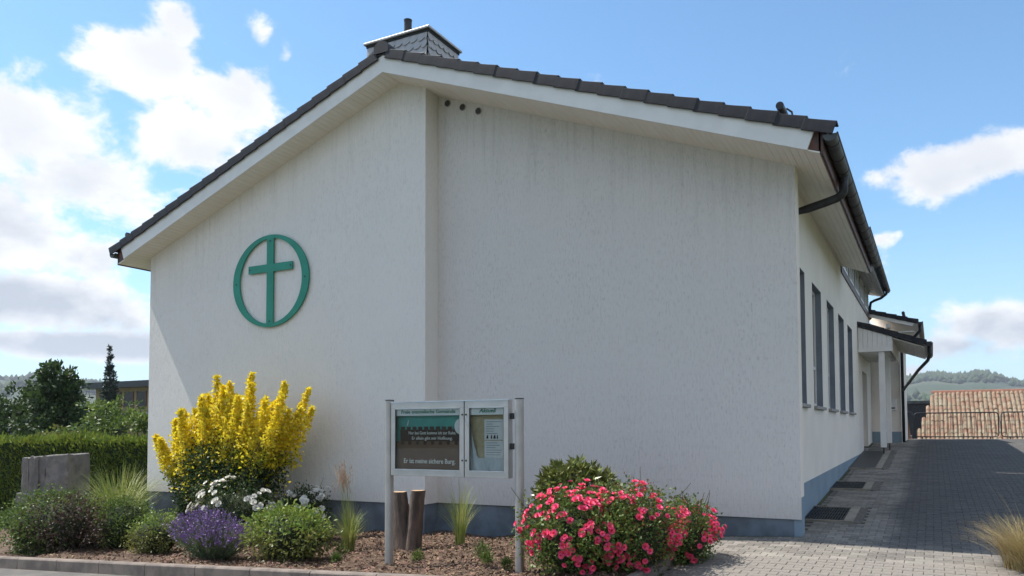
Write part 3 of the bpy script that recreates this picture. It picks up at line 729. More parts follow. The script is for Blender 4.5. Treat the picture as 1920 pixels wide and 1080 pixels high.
def blades(name, x, y, z, n, h, spread, w, m, parent, droop=.5, r0=.08, seg=5, lean=(0, 0)):
    V = []; Fc = []; o = 0
    for _ in range(n):
        a = rnd.uniform(0, 2*math.pi); r = r0*math.sqrt(rnd.random()); bx, by = x+r*math.cos(a), y+r*math.sin(a)
        a2 = a+rnd.uniform(-.6, .6); H = h*rnd.uniform(.55, 1.08); sp = spread*rnd.uniform(.2, 1.1)
        px, py = -math.sin(a2)*w/2, math.cos(a2)*w/2
        for i in range(seg+1):
            t = i/seg; rr = sp*t**1.7; zz = H*(t-droop*t**3*.55*(sp/max(spread, .01)))
            cx_, cy_ = bx+math.cos(a2)*rr+lean[0]*t*t, by+math.sin(a2)*rr+lean[1]*t*t; tp = 1-t*.85
            V += [(cx_-px*tp, cy_-py*tp, z+zz), (cx_+px*tp, cy_+py*tp, z+zz)]
            if i: Fc.append((o+2*i-2, o+2*i-1, o+2*i+1, o+2*i))
        o += 2*(seg+1)
    return foliage(name, (np.array(V), np.array(Fc)), m, parent)
def petal_bloom(n1, n2, R):
    """rose bloom: rings of cupped petals"""
    m = MB()
    for ring_, (k, tilt, r) in enumerate(((n1, .25, 1.0), (n2, .75, .72), (4, 1.2, .42))):
        for i in range(k):
            a = 2*math.pi*(i+.5*ring_)/k; ca, sa = math.cos(a), math.sin(a); tx, ty = -sa, ca
            w = r*R*1.5*math.pi/k*1.25
            def P(d, s, lift): return (ca*d+tx*s, sa*d+ty*s, lift)
            ct, st = math.cos(tilt), math.sin(tilt)
            q = [P(.06*R, -w*.2, .02*R), P(.06*R, w*.2, .02*R), P(r*R*.6*ct, w*.5, r*R*.62*st), P(r*R*.6*ct, -w*.5, r*R*.62*st), P(r*R*ct, w*.33, r*R*(st+.12)), P(r*R*ct, -w*.33, r*R*(st+.12))]
            m.add(q, [(0, 1, 2, 3), (3, 2, 4, 5)])
    return m
pinkM = petal_bloom(7, 6, .045).mesh('bloom', True); pinkM.materials.append(M['pink_petal'])
whiteM = petal_bloom(7, 6, .052).mesh('bloom', True); whiteM.materials.append(M['white_petal'])
def bloom_at(p, nrm, me, parent, s):
    q = Vector(nrm).normalized().to_track_quat('Z', 'Y')
    o = link('bloom', me, None, parent); o.matrix_basis = Matrix.Translation(p) @ q.to_matrix().to_4x4() @ Matrix.Rotation(rnd.uniform(0, 6.3), 4, 'Z') @ Matrix.Scale(s, 4)
def clusters(x, y, z0, rx, ry, h, ncl, per, me, parent, rad=.068, lo=.15, s=(.8, 1.2), front=.3):
    k = 0
    while k < ncl:
        u = Vector((rnd.gauss(0, 1), rnd.gauss(0, 1)-front, rnd.gauss(.15, .9))).normalized()
        c = Vector((x+u.x*rx, y+u.y*ry, z0+h*.5+u.z*h*.52))
        if c.z < z0+lo*h: continue
        k += 1
        for _ in range(rnd.randint(max(1, per-3), per+2)):
            v = Vector((rnd.gauss(0, 1), rnd.gauss(0, 1), rnd.gauss(0, .8)))*rad*.7
            bloom_at(c+v+u*.02, u+v*3+Vector((0, -.2, .35)), me, parent, rnd.uniform(*s))

# left end of the bed
bush('mixed_shrub', -11.75, -3.1, .95, .7, .98, 11000, 'leaf_mid', 'broad rounded green and purple-leaved shrub by the kerb', .035, .065, .55, m2='leaf_purple', frac2=.30, top2=False)
def ornamental(name, x, y, n, h, sp, label, m='grass', w=.010, lean=(0, 0), z=None, r0=.1):
    z = bedz(x, y) if z is None else z
    e = empty(name, (x, y, z), label, 'grass'); blades('blades', x, y, z, n, h, sp, w, m, e, r0=r0, lean=lean); return e
ornamental('ornamental_grass', -12.6, -1.35, 650, 1.5, .95, 'large arching clump of pale green grass beside the wall corner', w=.018, r0=.22)
bush('green_shrub', -10.9, -2.45, .5, .45, .85, 5500, 'leaf_mid', 'small dense mid-green shrub between the arching grass and the golden barberry', .03, .05)
bush('low_shrub', -10.35, -1.2, .75, .4, .75, 5000, 'leaf_mid', 'low green shrub against the plinth at the foot of the golden barberry', .03, .055)
bush('barberry_small', -9.35, -2.95, .45, .42, .58, 3800, 'leaf_olive', 'small yellow-green shrub with bronze lower leaves left of the lavender', .03, .05, m2='leaf_light', frac2=.35)
# golden barberry: upright spires, yellow at the top and green inside
gx_, gy_ = -9.62, -1.3; gz_ = bedz(gx_, gy_)
e = empty('golden_barberry', (gx_, gy_, gz_), 'tall golden-yellow barberry with upright spires against the gable wall', 'shrub')
SP = []
def genv(dx): return 2.88-.88*max(0, (-dx-.1)/1.5)**1.15-.38*max(0, (dx-1.1)/.7)
for k in range(46):
    dx = -1.66+3.42*k/45+rnd.uniform(-.06, .06); dy = rnd.uniform(-.42, .3)
    SP.append((dx, dy, genv(dx)*(rnd.uniform(.80, .93) if k % 3 else rnd.uniform(.92, 1.03))))
gold = []; green = []; lime = []; sb_, st_ = [], []
for (dx, dy, hh) in SP:
    hh = hh*.985
    b0 = np.array([gx_+dx*.22-.35, gy_+dy*.5, gz_+.1]); t0 = np.array([gx_+dx, gy_+dy*1.25, gz_+hh]); sb_.append(b0); st_.append(t0)
    n = 800; t = rng.random(n)**.78
    ctl = b0*.35+t0*.65; ctl[0] = gx_+dx*.86
    pos = ((1-t)**2)[:, None]*b0+(2*t*(1-t))[:, None]*ctl+(t**2)[:, None]*t0
    rad = .21*(1-t)**.75+.02
    off = rng.normal(size=(n, 3)); off /= np.linalg.norm(off, axis=1)[:, None]
    P = pos+off*(rad*(.35+.65*rng.random(n)))[:, None]
    hg = (P[:, 2]-gz_)/hh; s = hg+rng.normal(size=n)*.08 > .56
    mid = s & (hg < .66); s2 = s & ~mid; lime.append(leaves(P[mid], off[mid], .04, .075, .62, .4)); gold.append(leaves(P[s2], off[s2], .045, .085, .65, .5)); green.append(leaves(P[~s], off[~s], .035, .065, .6, .3))
P, Nm = blob_points((gx_+.05, gy_, gz_+1.05), (1.3, .6, .80), 15000, .35, 26)
xs_ = (P[:, 0]-gx_); k_ = np.abs(xs_) < .35+.75*np.clip((P[:, 2]-gz_)/1.35, 0, 1); P, Nm = P[k_], Nm[k_]
s = rng.random(len(P)) < .10
nf = 9000; kx = -1.45+3.0*rng.random(60); idx = rng.integers(0, 60, nf); fx = kx[idx]+rng.normal(size=nf)*.06
ev = np.array([genv(v) for v in fx]); fz = ev*(.46+.40*rng.random(nf)*(.6+.4*rng.random(60)[idx])); fy = -.38+.7*rng.random(60)[idx]+rng.normal(size=nf)*.08
fx = fx*(.55+.45*np.clip(fz/ev/.8, 0, 1))
gold.append(leaves(np.stack([gx_+fx, gy_+fy, gz_+fz], 1), np.tile([0, -.3, .8], (nf, 1)), .045, .085, .62, .4))
gold.append(leaves(P[s], Nm[s], .04, .07, .6)); green.append(leaves(P[~s], Nm[~s], .035, .07, .6))
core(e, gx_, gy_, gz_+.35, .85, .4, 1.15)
M['leaf_lime'] = leafmat('leaf_lime', (.38, .40, .03), (.55, .50, .03), .25, .4)
foliage('lime_foliage', join(lime), 'leaf_lime', e); foliage('golden_foliage', join(gold), 'leaf_gold', e); foliage('green_foliage', join(green), 'leaf_dark', e); stems('stem', sb_, st_, .016, 'twig', e)
def rose(name, x, y, rx, ry, h, n, label, me, ncl, per, leaf='leaf_mid', s=(.8, 1.2), lo=.15, red=0, group=None):
    z = bedz(x, y) if x < -1.2 else zg(x, y); e = empty(name, (x, y, z), label, 'rose bush', group)
    n = int(n*2.3); P, Nm = blob_points((x, y, z+h*.5), (rx, ry, h*.54), n, .45, 16); P[:, 2] = np.maximum(P[:, 2], z+.02)
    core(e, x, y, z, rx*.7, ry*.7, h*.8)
    if red:
        s_ = rng.random(n) < red; foliage('red_shoots', leaves(P[s_], Nm[s_], .025, .045, .45, .5), 'leaf_red', e); P, Nm = P[~s_], Nm[~s_]
    foliage('foliage', leaves(P, Nm, .028, .055, .6), leaf, e)
    bp = [(x+rnd.uniform(-.1, .1), y+rnd.uniform(-.1, .1), z-.02) for _ in range(14)]
    tp = [(x+rnd.uniform(-1.05, 1.05)*rx, y+rnd.uniform(-1, 1)*ry, z+h*rnd.uniform(.7, 1.28)) for _ in range(14)]
    stems('stem', bp, tp, .008, 'twig', e)
    clusters(x, y, z, rx, ry, h, ncl, per, me, e, s=s, lo=lo); return e
rose('white_rose', -8.8, -1.95, .85, .38, 1.0, 1700, 'white rose bush flowering below the golden barberry', whiteM, 20, 5, 'leaf_dark', (.75, 1.1), .5)
rose('white_rose', -8.0, -1.15, .5, .35, .85, 1300, 'white rose bush with blooms leaning on the wall right of the barberry', whiteM, 13, 5, 'leaf_dark', (.75, 1.1), .5)
# lavender
def lav(name, x, y, rx, ry, h, n, label, fl=1.0):
    z = bedz(x, y); e = empty(name, (x, y, z), label, 'lavender')
    V, Fc, PV, PF = [], [], [], []; o = 0
    stem_v = []; fl_p = []; fl_d = []
    for _ in range(n):
        a = rnd.uniform(0, 6.283); r = math.sqrt(rnd.random()); dx, dy = math.cos(a)*r, math.sin(a)*r
        b = np.array([x+dx*rx*.35, y+dy*ry*.35, z]); t = np.array([x+dx*rx+rnd.gauss(0, .03), y+dy*ry+rnd.gauss(0, .03), z+h*(1-.38*r*r)*rnd.uniform(.62, 1.12)*(1.05-.22*dx)])
        d = (t-b); side = np.cross(d, [rnd.gauss(0, 1), rnd.gauss(0, 1), .2]); side = side/np.linalg.norm(side)*.0035
        V += [b-side, b+side, t+side*.6, t-side*.6]; Fc.append((o, o+1, o+2, o+3)); o += 4
        if rnd.random() < fl:
            d1 = d/np.linalg.norm(d)
            for q in range(7): fl_p.append(t-d1*.075*(q/6)+np.random.default_rng(q+o).normal(size=3)*.004); fl_d.append(d1)
    foliage('stalks', (np.array(V), np.array(Fc)), 'leaf_grey', e)
    P, Nm = blob_points((x, y, z+h*.30), (rx*.8, ry*.8, h*.36), n*3, .3, 0); P[:, 2] = np.maximum(P[:, 2], z+.01)
    foliage('foliage', leaves(P, Nm, .04, .08, .16, .6, .5), 'leaf_grey', e)
    if fl_p: foliage('flower_spikes', leaves(np.array(fl_p), np.array(fl_d), .014, .028, .8, .3, .9), 'lavender', e)
    return e
lav('lavender', -7.6, -3.35, .74, .46, .62, 950, 'broad purple lavender in flower at the kerb edge')
bush('leafy_shrub', -6.35, -3.15, .60, .5, .68, 4600, 'leaf_olive', 'low yellow-green leafy shrub beside the lavender', .045, .085, .4, m2='leaf_light', frac2=.45)
# feather reed grass
x, y = -5.98, -2.3; z = bedz(x, y)
e = empty('feather_grass', (x, y, z), 'upright feather grass with brownish plumes left of the notice board', 'grass')
blades('blades', x, y, z, 260, .75, .32, .009, 'grass', e, r0=.07)
blades('stalks', x, y, z, 60, 1.22, .14, .006, 'grass', e, r0=.05, droop=.1, lean=(-.12, 0))
P = []
for _ in range(34):
    a = rnd.uniform(0, 6.28); r = .14*rnd.random(); b = np.array([x-.11+math.cos(a)*r, y+math.sin(a)*r, z+rnd.uniform(.82, 1.0)]); dv = np.array([rnd.gauss(-.10, .12), rnd.gauss(0, .1), 1]); l = rnd.uniform(.2, .36)
    for q in range(24): P.append(b+dv*l*q/24)
P = np.array(P); foliage('plumes', leaves(P, np.tile([0, 0, 1.], (len(P), 1)), .03, .07, .14, .9, .5), 'plume', e)
x, y = -4.42, -1.75
ornamental('feather_grass', x, y, 170, 1.05, .42, 'thin upright grass clump behind the notice board', m='grass', w=.008, r0=.07)
ornamental('feather_grass', -3.1, -1.9, 130, .85, .38, 'sparse grass clump between the board post and the pink roses', m='grass', w=.008, r0=.07, lean=(.2, 0))
def sprout(x, y, h, n, label, m='leaf_mid'):
    z = bedz(x, y); e = empty('seedling', (x, y, z), label, 'plant', 'small plants in the mulch'); P, Nm = blob_points((x, y, z+h*.45), (h*.45, h*.4, h*.5), n, .2)
    foliage('foliage', leaves(P, Nm, .03, .07, .2, .7, .5), m, e)
for (x, y, h, lab) in ((-5.75, -2.75, .22, 'small bright green tuft at the foot of the feather grass'), (-5.35, -3.3, .13, 'tiny green tuft close to the kerb left of the board'),
                       (-4.3, -2.95, .16, 'small green tuft in the mulch under the notice board'), (-3.45, -2.75, .26, 'young lavender plant with grey stalks under the board'), (-3.2, -3.05, .16, 'low green tuft near the right board post'), (-2.85, -3.2, .16, 'small leafy tuft beside the right board post')):
    sprout(x, y, h, 260, lab, 'leaf_mid')
# rhododendron and pink roses
x, y = -2.62, -1.75; z = bedz(x, y)
e = empty('rhododendron', (x, y, z), 'glossy dark green rhododendron rising behind the pink roses', 'shrub')
P, Nm = blob_points((x, y, z+.80), (.54, .42, .38), 360, .7); gl = []
for p, nm in zip(P, Nm):
    k = 9; gl.append(leaves(np.tile(p, (k, 1)), np.tile(nm*.5+np.array([0, 0, .25]), (k, 1)), .09, .15, .27, .1, .62))
M['leaf_gloss'] = leafmat('leaf_gloss', (.12, .15, .035), (.17, .19, .05), .3, .15, .3)
foliage('foliage', join(gl), 'leaf_gloss', e)
stems('stem', [(x, y, z)]*8, [tuple(P[i*40]) for i in range(8)], .014, 'twig', e)
rose('pink_rose', -1.9, -3.25, .60, .58, .86, 4600, 'large pink rose bush in full bloom beside the board post', pinkM, 48, 6, 'leaf_mid', (.6, 1.0), .08, red=.06)
rose('pink_rose', -1.45, -2.85, .55, .62, .88, 3600, 'middle pink rose bush with reddish young shoots', pinkM, 46, 6, 'leaf_mid', (.6, 1.0), .08, red=.25)
rose('pink_rose', -1.05, -1.95, .36, .45, .70, 1900, 'smaller pink rose bush spilling onto the paving by the plinth', pinkM, 26, 6, 'leaf_mid', (.6, 1.0), .12, red=.12)
# dry grass by the right edge of the paving
x, y = 2.62, -1.25; z = zg(x, y)
e = empty('dry_grass', (x, y, z), 'clump of straw-coloured dry grass at the edge of the paving', 'grass')
blades('blades', x, y, z, 1500, .62, .55, .008, 'straw', e, r0=.34)
blades('green_blades', x+.1, y-.1, z, 320, .42, .35, .008, 'grass', e, r0=.25)
blades('stalks', x, y, z, 26, 1.05, .42, .009, 'straw', e, r0=.2, droop=.15)
# ------------------------------------------------------------------ stump, notice board
M['cut_wood'] = mat('cut_wood', (.50, .34, .20), (.38, .25, .15), 14, .85, .2, 60)
M['stump_bark'] = mat('stump_bark', (.165, .12, .095), (.075, .055, .045), 7, .95, .9, 26, stretch=(1, 1, .3))
e = empty('tree_stump', (-5.15, -2.0, bedz(-5.15, -2.0)), 'forked tree stump of two sawn-off trunks behind the notice board', 'stump')
for (bx, tx, th, r) in ((-5.21, -5.31, .84, .115), (-5.09, -4.98, .87, .108)):
    mb = MB(); zb0 = bedz(-5.15, -2)-.1; pts = []; n = 9; V = []; sg = 18
    for i in range(n):
        t = i/(n-1); cx_ = bx+(tx-bx)*t; rr = r*(1.12-.22*t)*(1+.25*(1-t)**5)
        for k in range(sg):
            a = 2*math.pi*k/sg; q = rr*(1+.09*math.sin(3*a+bx*9+t)+.07*math.sin(7*a+t*4)+rnd.uniform(-.05, .05))
            V.append((cx_+q*math.cos(a), -2.0+q*math.sin(a), zb0+(th+.1)*t))
    Fc = [(i*sg+k, i*sg+(k+1) % sg, (i+1)*sg+(k+1) % sg, (i+1)*sg+k) for i in range(n-1) for k in range(sg)]
    part('trunk', MB().add(V, Fc), 'stump_bark', e, smooth=True)
    top = V[-sg:]; part('cut_face', MB().add(top+[(x_, y_, z_-.02) for x_, y_, z_ in top], [tuple(range(sg))]), 'cut_wood', e)

yb = -3.38
nb_ = empty('notice_board', (-3.55, yb, bedz(-3.55, yb)), 'grey aluminium two-door notice case standing on two posts in the bed', 'notice board')
for px, pz in ((-4.47, 1.85), (-2.605, 1.83)):
    prof = [(.05*math.cos(t)*(1 if abs(math.cos(t)) < .7 else 1), .05*math.sin(t)) for t in [2*math.pi*i/20 for i in range(20)]]
    prof = [(math.copysign(abs(math.cos(t))**.6, math.cos(t))*.045, math.copysign(abs(math.sin(t))**.6, math.sin(t))*.05) for t in [2*math.pi*i/24 for i in range(24)]]
    p_ = part('post', MB().prism([(px+a, yb+.06+b) for a, b in prof], 'z', bedz(px, yb)-.2, pz), 'alu_post', nb_)
    part('post_cap', MB().prism([(px+a*1.04, yb+.06+b*1.04) for a, b in prof], 'z', pz, pz+.012), 'dark_metal', p_)
X0, X1, X2, X3, Z0, Z1 = -4.40, -3.325, -3.312, -2.72, .915, 1.82
box = MB()
box.box(X0, X3, yb+.095, yb+.105, Z0, Z1); box.box(X0, X0+.012, yb+.022, yb+.095, Z0, Z1); box.box(X3-.012, X3, yb+.022, yb+.095, Z0, Z1)
box.box(X0+.012, X3-.012, yb+.022, yb+.095, Z0, Z0+.012); box.box(X0+.012, X3-.012, yb+.022, yb+.095, Z1-.012, Z1); box.box(X1-.004, X2+.004, yb+.022, yb+.095, Z0+.012, Z1-.012)
part('case', box, 'alu', nb_)
part('case_top', MB().box(X0-.005, X3+.005, yb-.002, yb+.11, Z1+.001, Z1+.012), 'bright_metal', nb_)
for s_, px in ((-1, -4.41), (1, -2.70)):
    part('hinge_bracket', MB().box(px-.02, px+.02, yb+.04, yb+.08, 1.25, 1.32).box(px-.02, px+.02, yb+.04, yb+.08, 1.6, 1.67), 'dark_metal', nb_)
for (a, b) in ((X0, X1), (X2, X3)):
    fw_ = .062; d = MB()
    # mitred frame bars with a raised inner lip
    for (x0, x1, z0, z1) in ((a, b, Z1-.075, Z1), (a, b, Z0, Z0+.072), (a, a+fw_, Z0+.072, Z1-.075), (b-fw_, b, Z0+.072, Z1-.075)):
        d.box(x0, x1, yb, yb+.02, z0, z1)
    dr_ = part('door', d, 'alu', nb_, bev=.004)
    lip = MB()
    for (x0, x1, z0, z1) in ((a+fw_, b-fw_, Z1-.083, Z1-.0755), (a+fw_, b-fw_, Z0+.0725, Z0+.082)): lip.box(x0, x1, yb-.003, yb+.018, z0, z1)
    part('glazing_bead', lip, 'bright_metal', dr_)
    part('pane', MB().box(a+fw_-.004, b-fw_+.004, yb+.011, yb+.015, Z0+.07, Z1-.072), 'glass', dr_)
    part('gasket', MB().box(a+fw_, a+fw_+.006, yb+.004, yb+.0105, Z0+.083, Z1-.084).box(b-fw_-.006, b-fw_, yb+.004, yb+.0105, Z0+.083, Z1-.084), 'black', dr_)
    for zz in (Z0+.20, Z1-.16):
        xx = b-.02 if a == X0 else a+.02
        part('lock', MB().tube([(xx, yb-.008, zz), (xx, yb, zz)], .011, 12), 'dark_metal', dr_)
def text_mesh(body, size, ext=.0015, shear=0, offset=0, align='CENTER', spacing=1.0):
    cu = bpy.data.curves.new('t', 'FONT'); cu.body = body; cu.size = size; cu.extrude = ext; cu.shear = shear; cu.offset = offset; cu.align_x = align; cu.space_character = spacing; cu.resolution_u = 3
    ob = bpy.data.objects.new('t', cu); COL.objects.link(ob); bpy.context.view_layer.update()
    me = bpy.data.meshes.new_from_object(ob.evaluated_get(bpy.context.evaluated_depsgraph_get())); bpy.data.objects.remove(ob); return me
def text(name, body, x, z, y, size, m, parent, width=None, **k):
    me = text_mesh(body, size, **k)
    xs_ = [v.co.x for v in me.vertices]; sx = 1.0
    if width: sx = width/(max(xs_)-min(xs_))
    o = link(name, me, M[m], parent); o.matrix_basis = Matrix.Translation((x, y, z)) @ Matrix.Rotation(math.pi/2, 4, 'X') @ Matrix.Diagonal((sx, 1, 1, 1)); return o
M['letter_green'] = mat('letter_green', (.005, .17, .11), None, rough=.5)
M['header'] = mat('header', (.74, .77, .77), None, rough=.5)
M['chalk'] = mat('chalk', (.85, .85, .82), (.75, .75, .72), 20, .9)
M['turquoise'] = mat('turquoise', (.10, .36, .32), (.085, .31, .28), 5, .8)
M['card_dark'] = mat('card_dark', (.07, .043, .033), (.055, .035, .028), 6, .9)
M['card_brown'] = mat('card_brown', (.175, .105, .07), (.15, .09, .06), 4, .9)
M['paper'] = mat('paper', (.66, .68, .68), (.60, .62, .63), 8, .8)
M['print'] = mat('print', (.22, .26, .30), None, rough=.8)
M['cork'] = mat('cork', (.42, .36, .22), (.36, .30, .18), 25, .9)
M['cloth'] = mat('cloth', (.50, .55, .58), (.42, .47, .50), 4, .9)
hb = part('header_strip', MB().box(X0+.055, X1-.055, yb+.03, yb+.034, 1.655, 1.755), 'header', nb_)
text('lettering', 'Freie evangelische Gemeinde', (X0+X1)/2, 1.683, yb+.0285, .062, 'letter_green', hb, width=.80, offset=.0012)
hb = part('header_strip', MB().box(X2+.055, X3-.055, yb+.03, yb+.034, 1.655, 1.755), 'header', nb_)
text('lettering', 'Aktuell', (X2+X3)/2, 1.683, yb+.0285, .066, 'letter_green', hb, width=.235, offset=.0015, shear=.25)
part('back_panel', MB().box(X2+.02, X3-.02, yb+.085, yb+.094, Z0+.02, Z1-.02), 'cork', nb_)
# castle poster inside the left case: layered cards
po = empty('castle_poster', ((X0+X1)/2, yb+.08, Z0+.05), 'handmade castle poster in brown card on turquoise inside the left case', 'poster')
xa, xb = X0+.03, X1-.02
part('sky_card', MB().box(xa, xb, yb+.088, yb+.094, Z0+.02, 1.72), 'turquoise', po)
def battlement(name, z0, z1, y, mtl, nt, xa, xb, tooth, phase=0):
    m = MB().box(xa, xb, y, y+.004, z0, z1); p = (xb-xa)/nt
    for i in range(nt): m.box(xa+p*(i+.12+phase), min(xb, xa+p*(i+.12+phase)+p*.62), y, y+.004, z1+.0002, z1+tooth)
    return part(name, m, mtl, po)
battlement('rear_wall_card', 1.20, 1.485, yb+.072, 'card_dark', 11, xa+.06, xb, .035)
battlement('front_wall_card', Z0+.02, 1.30, yb+.056, 'card_brown', 9, xa, xb, .04)
part('moon_disc', MB().tube([(-3.40, yb+.0665, 1.52), (-3.40, yb+.0685, 1.52)], .10, 28), 'header', po)
part('candle', MB().prism([(-4.215, 1.535), (-4.20, 1.535), (-4.185, 1.60), (-4.195, 1.60)], 'y', yb+.080, yb+.082), 'paper', po)
text('lettering', 'Nur bei Gott komme ich zur Ruhe.', -3.83, 1.425, yb+.0695, .055, 'chalk', po, width=.70)
text('lettering', 'Er allein gibt mir Hoffnung.', -3.83, 1.36, yb+.0695, .055, 'chalk', po, width=.60)
text('lettering', 'Er ist meine sichere Burg.', -3.86, 1.07, yb+.0535, .082, 'chalk', po, width=.76, offset=.001)
for i, (z0, z1, lab) in enumerate(((1.36, 1.60, 'printed notice sheet with a small picture in the right case'), (1.09, 1.35, 'printed notice sheet pinned below another in the right case'))):
    s_ = part('notice_sheet', MB().box(-3.085, -2.80, yb+.078, yb+.080, z0, z1), 'paper', None); tag(s_, lab, 'paper sheet')
    for k in range(6):
        zz = z1-.03-k*.028
        part('print_line', MB().box(-3.06, -2.99+rnd.uniform(.02, .14), yb+.0765, yb+.0779, zz, zz+.007), 'print', s_)
    if i == 0:
        for (bx_, w_) in ((-3.06, .03), (-3.0, .022), (-2.965, .035), (-2.92, .02)):
            part('picture', MB().prism([(bx_, 1.375), (bx_+w_, 1.372), (bx_+w_*.8, 1.42), (bx_+w_*.3, 1.41)], 'y', yb+.0762, yb+.0778), 'black', s_)
cl = []; nx, nz = 30, 22
V = []
for j in range(nz):
    for i in range(nx):
        u, v = i/(nx-1), j/(nz-1)
        zz = Z0+.03+v*(.20+.55*max(0, (.22-u)/.22)**1.2)
        V.append((X2+.03+u*(X3-X2-.06), yb+.055+.014*math.sin(u*17+v*3)+.006*math.sin(u*41), zz))
Fc = [(j*nx+i, j*nx+i+1, (j+1)*nx+i+1, (j+1)*nx+i) for j in range(nz-1) for i in range(nx-1)]
o = part('draped_cloth', MB().add(V, Fc), 'cloth', None, smooth=True); tag(o, 'pale cloth draped along the bottom of the right case', 'cloth')

# ------------------------------------------------------------------ left background
M['hedge_leaf'] = leafmat('hedge_leaf', (.14, .20, .03), (.19, .24, .035), .35, .35)
hx0, hx1 = -24.5, -15.6
he = empty('clipped_hedge', (-19.5, 1.4, -1.1), 'long clipped green hedge behind the stone block', 'hedge')
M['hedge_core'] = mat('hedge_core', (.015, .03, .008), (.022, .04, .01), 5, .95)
def hy(x): return .5+(x+20)*.45
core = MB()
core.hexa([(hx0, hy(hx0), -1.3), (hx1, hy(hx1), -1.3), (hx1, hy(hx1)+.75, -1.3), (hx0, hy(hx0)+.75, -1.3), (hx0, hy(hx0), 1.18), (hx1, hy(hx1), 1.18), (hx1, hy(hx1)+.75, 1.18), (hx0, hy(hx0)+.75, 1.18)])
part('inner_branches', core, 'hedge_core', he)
n = 30000; xx = hx0+rng.random(n)*(hx1-hx0); top = rng.random(n) < .35
zz = np.where(top, 1.2+.05*np.sin(xx*2.3)+.04*np.sin(xx*5.1+1)+rng.normal(size=n)*.06, -1.2+2.42*rng.random(n)); yy = .5+(xx+20)*.45+np.where(top, rng.random(n)*.8, rng.normal(size=n)*.035)
Nn = np.tile([.1, -.7, .2], (n, 1)); Nn[top] = [0, 0, 1]
foliage('foliage', leaves(np.stack([xx, yy, zz], 1), Nn, .07, .15, .3, .8, .5), 'hedge_leaf', he)
# split stone block
M['stone'] = mat('stone', (.24, .22, .20), (.15, .14, .13), 4, .9, .9, 22)
M['stone_top'] = mat('stone_top', (.27, .28, .26), (.19, .20, .19), 3, .8, .5, 30)
sx_, sy_ = -15.95, -.55
st = empty('stone_block', (sx_, sy_, -.7), 'large rough split stone block in front of the hedge', 'stone')
def blockm(cx, cy, z0, z1, w, d, rz, nf=4, top=.06):
    V = []; rows = [(z0, 1.03), (z0+(z1-z0)*.35, 1.0), (z0+(z1-z0)*.75, .97), (z1-.05, .95), (z1, .82)]; seg = 20
    for z, s in rows:
        for k in range(seg):
            a = 2*math.pi*(k+.5)/seg; c, s2 = math.cos(a), math.sin(a); q = 1/max(abs(c), abs(s2))**.82
            x = c*q*w/2*s+rnd.uniform(-.02, .02); y = s2*q*d/2*s+rnd.uniform(-.02, .02)
            V.append((cx+x*math.cos(rz)-y*math.sin(rz), cy+x*math.sin(rz)+y*math.cos(rz), z+rnd.uniform(-.02, .02)+(top*x/w if z > z0+.1 else 0)))
    Fc = [(i*seg+k, i*seg+(k+1) % seg, (i+1)*seg+(k+1) % seg, (i+1)*seg+k) for i in range(len(rows)-1) for k in range(seg)]+[tuple(range((len(rows)-1)*seg, len(rows)*seg))]
    return MB().add(V, Fc)
rz_ = math.radians(27)
def slabm(t0, t1, d0, d1, z0, z1, tilt=0):
    """rough-hewn slab in the block's own axes: t along the face, d back from it"""
    def P(t, d, z): return (sx_+t*math.cos(rz_)-d*math.sin(rz_)+rnd.uniform(-.015, .015), sy_+t*math.sin(rz_)+d*math.cos(rz_)+rnd.uniform(-.015, .015), z+rnd.uniform(-.015, .015))
    n_ = 4; V = []; rows = 5
    ring = [(t0+(t1-t0)*i/n_, d0) for i in range(n_)]+[(t1, d0+(d1-d0)*i/n_) for i in range(n_)]+[(t1-(t1-t0)*i/n_, d1) for i in range(n_)]+[(t0, d1-(d1-d0)*i/n_) for i in range(n_)]
    for j in range(rows):
        for (t, d) in ring: V.append(P(t, d, z0+(z1-z0)*j/(rows-1)+(tilt*t if j == rows-1 else 0)))
    R_ = len(ring); Fc = [(j*R_+k, j*R_+(k+1) % R_, (j+1)*R_+(k+1) % R_, (j+1)*R_+k) for j in range(rows-1) for k in range(R_)]+[tuple(range((rows-1)*R_, rows*R_))]
    return MB().add(V, Fc)
for (t0, t1, d0, z0, z1) in ((-.52, -.36, -.43, .12, .92), (-.352, -.14, -.45, .12, .935), (-.133, .02, -.42, .12, .94), (.025, .52, -.46, .08, .955)):
    part('upper_slab', slabm(t0, t1, d0, .42, z0, z1, .05), 'stone', st, bev=.025)
part('lower_slab', slabm(-.60, .22, -.50, .45, -.9, .13), 'stone', st, bev=.03)
part('lower_slab', slabm(.23, .56, -.44, .45, -.9, .07), 'stone', st, bev=.03)
# trees
def tree(name, x, y, z0, H, lumps, n, mleaf, label, lsize=(.10, .2), clump=30, trunk=.16, group=None, wr=.5, m2=None):
    e = empty(name, (x, y, z0), label, 'tree', group)
    tr = MB().tube([(x, y, z0-.3), (x+.05, y, z0+H*.4), (x, y+.03, z0+H*.85)], [trunk, trunk*.7, trunk*.15], 8)
    parts_, parts2 = [], []
    for (dx, dy, dz, rx, ry, rz, w) in lumps:
        P, Nm = blob_points((x+dx, y+dy, z0+dz), (rx, ry, rz), int(n*w), .35, clump)
        lv = leaves(P, Nm, lsize[0], lsize[1], wr)
        (parts2 if (m2 and rnd.random() < .4) else parts_).append(lv)
        tr.tube([(x, y, z0+dz*.5), (x+dx*.6, y+dy*.6, z0+dz*.8), (x+dx, y+dy, z0+dz)], [trunk*.4, trunk*.25, .02], 6)
    part('trunk', tr, 'bark', e)
    cr = join(parts_); foliage('crown', cr, mleaf, e)
    if parts2: foliage('crown_second_tone', join(parts2), m2, e)  # lumps picked at random in the second leaf colour
    return e
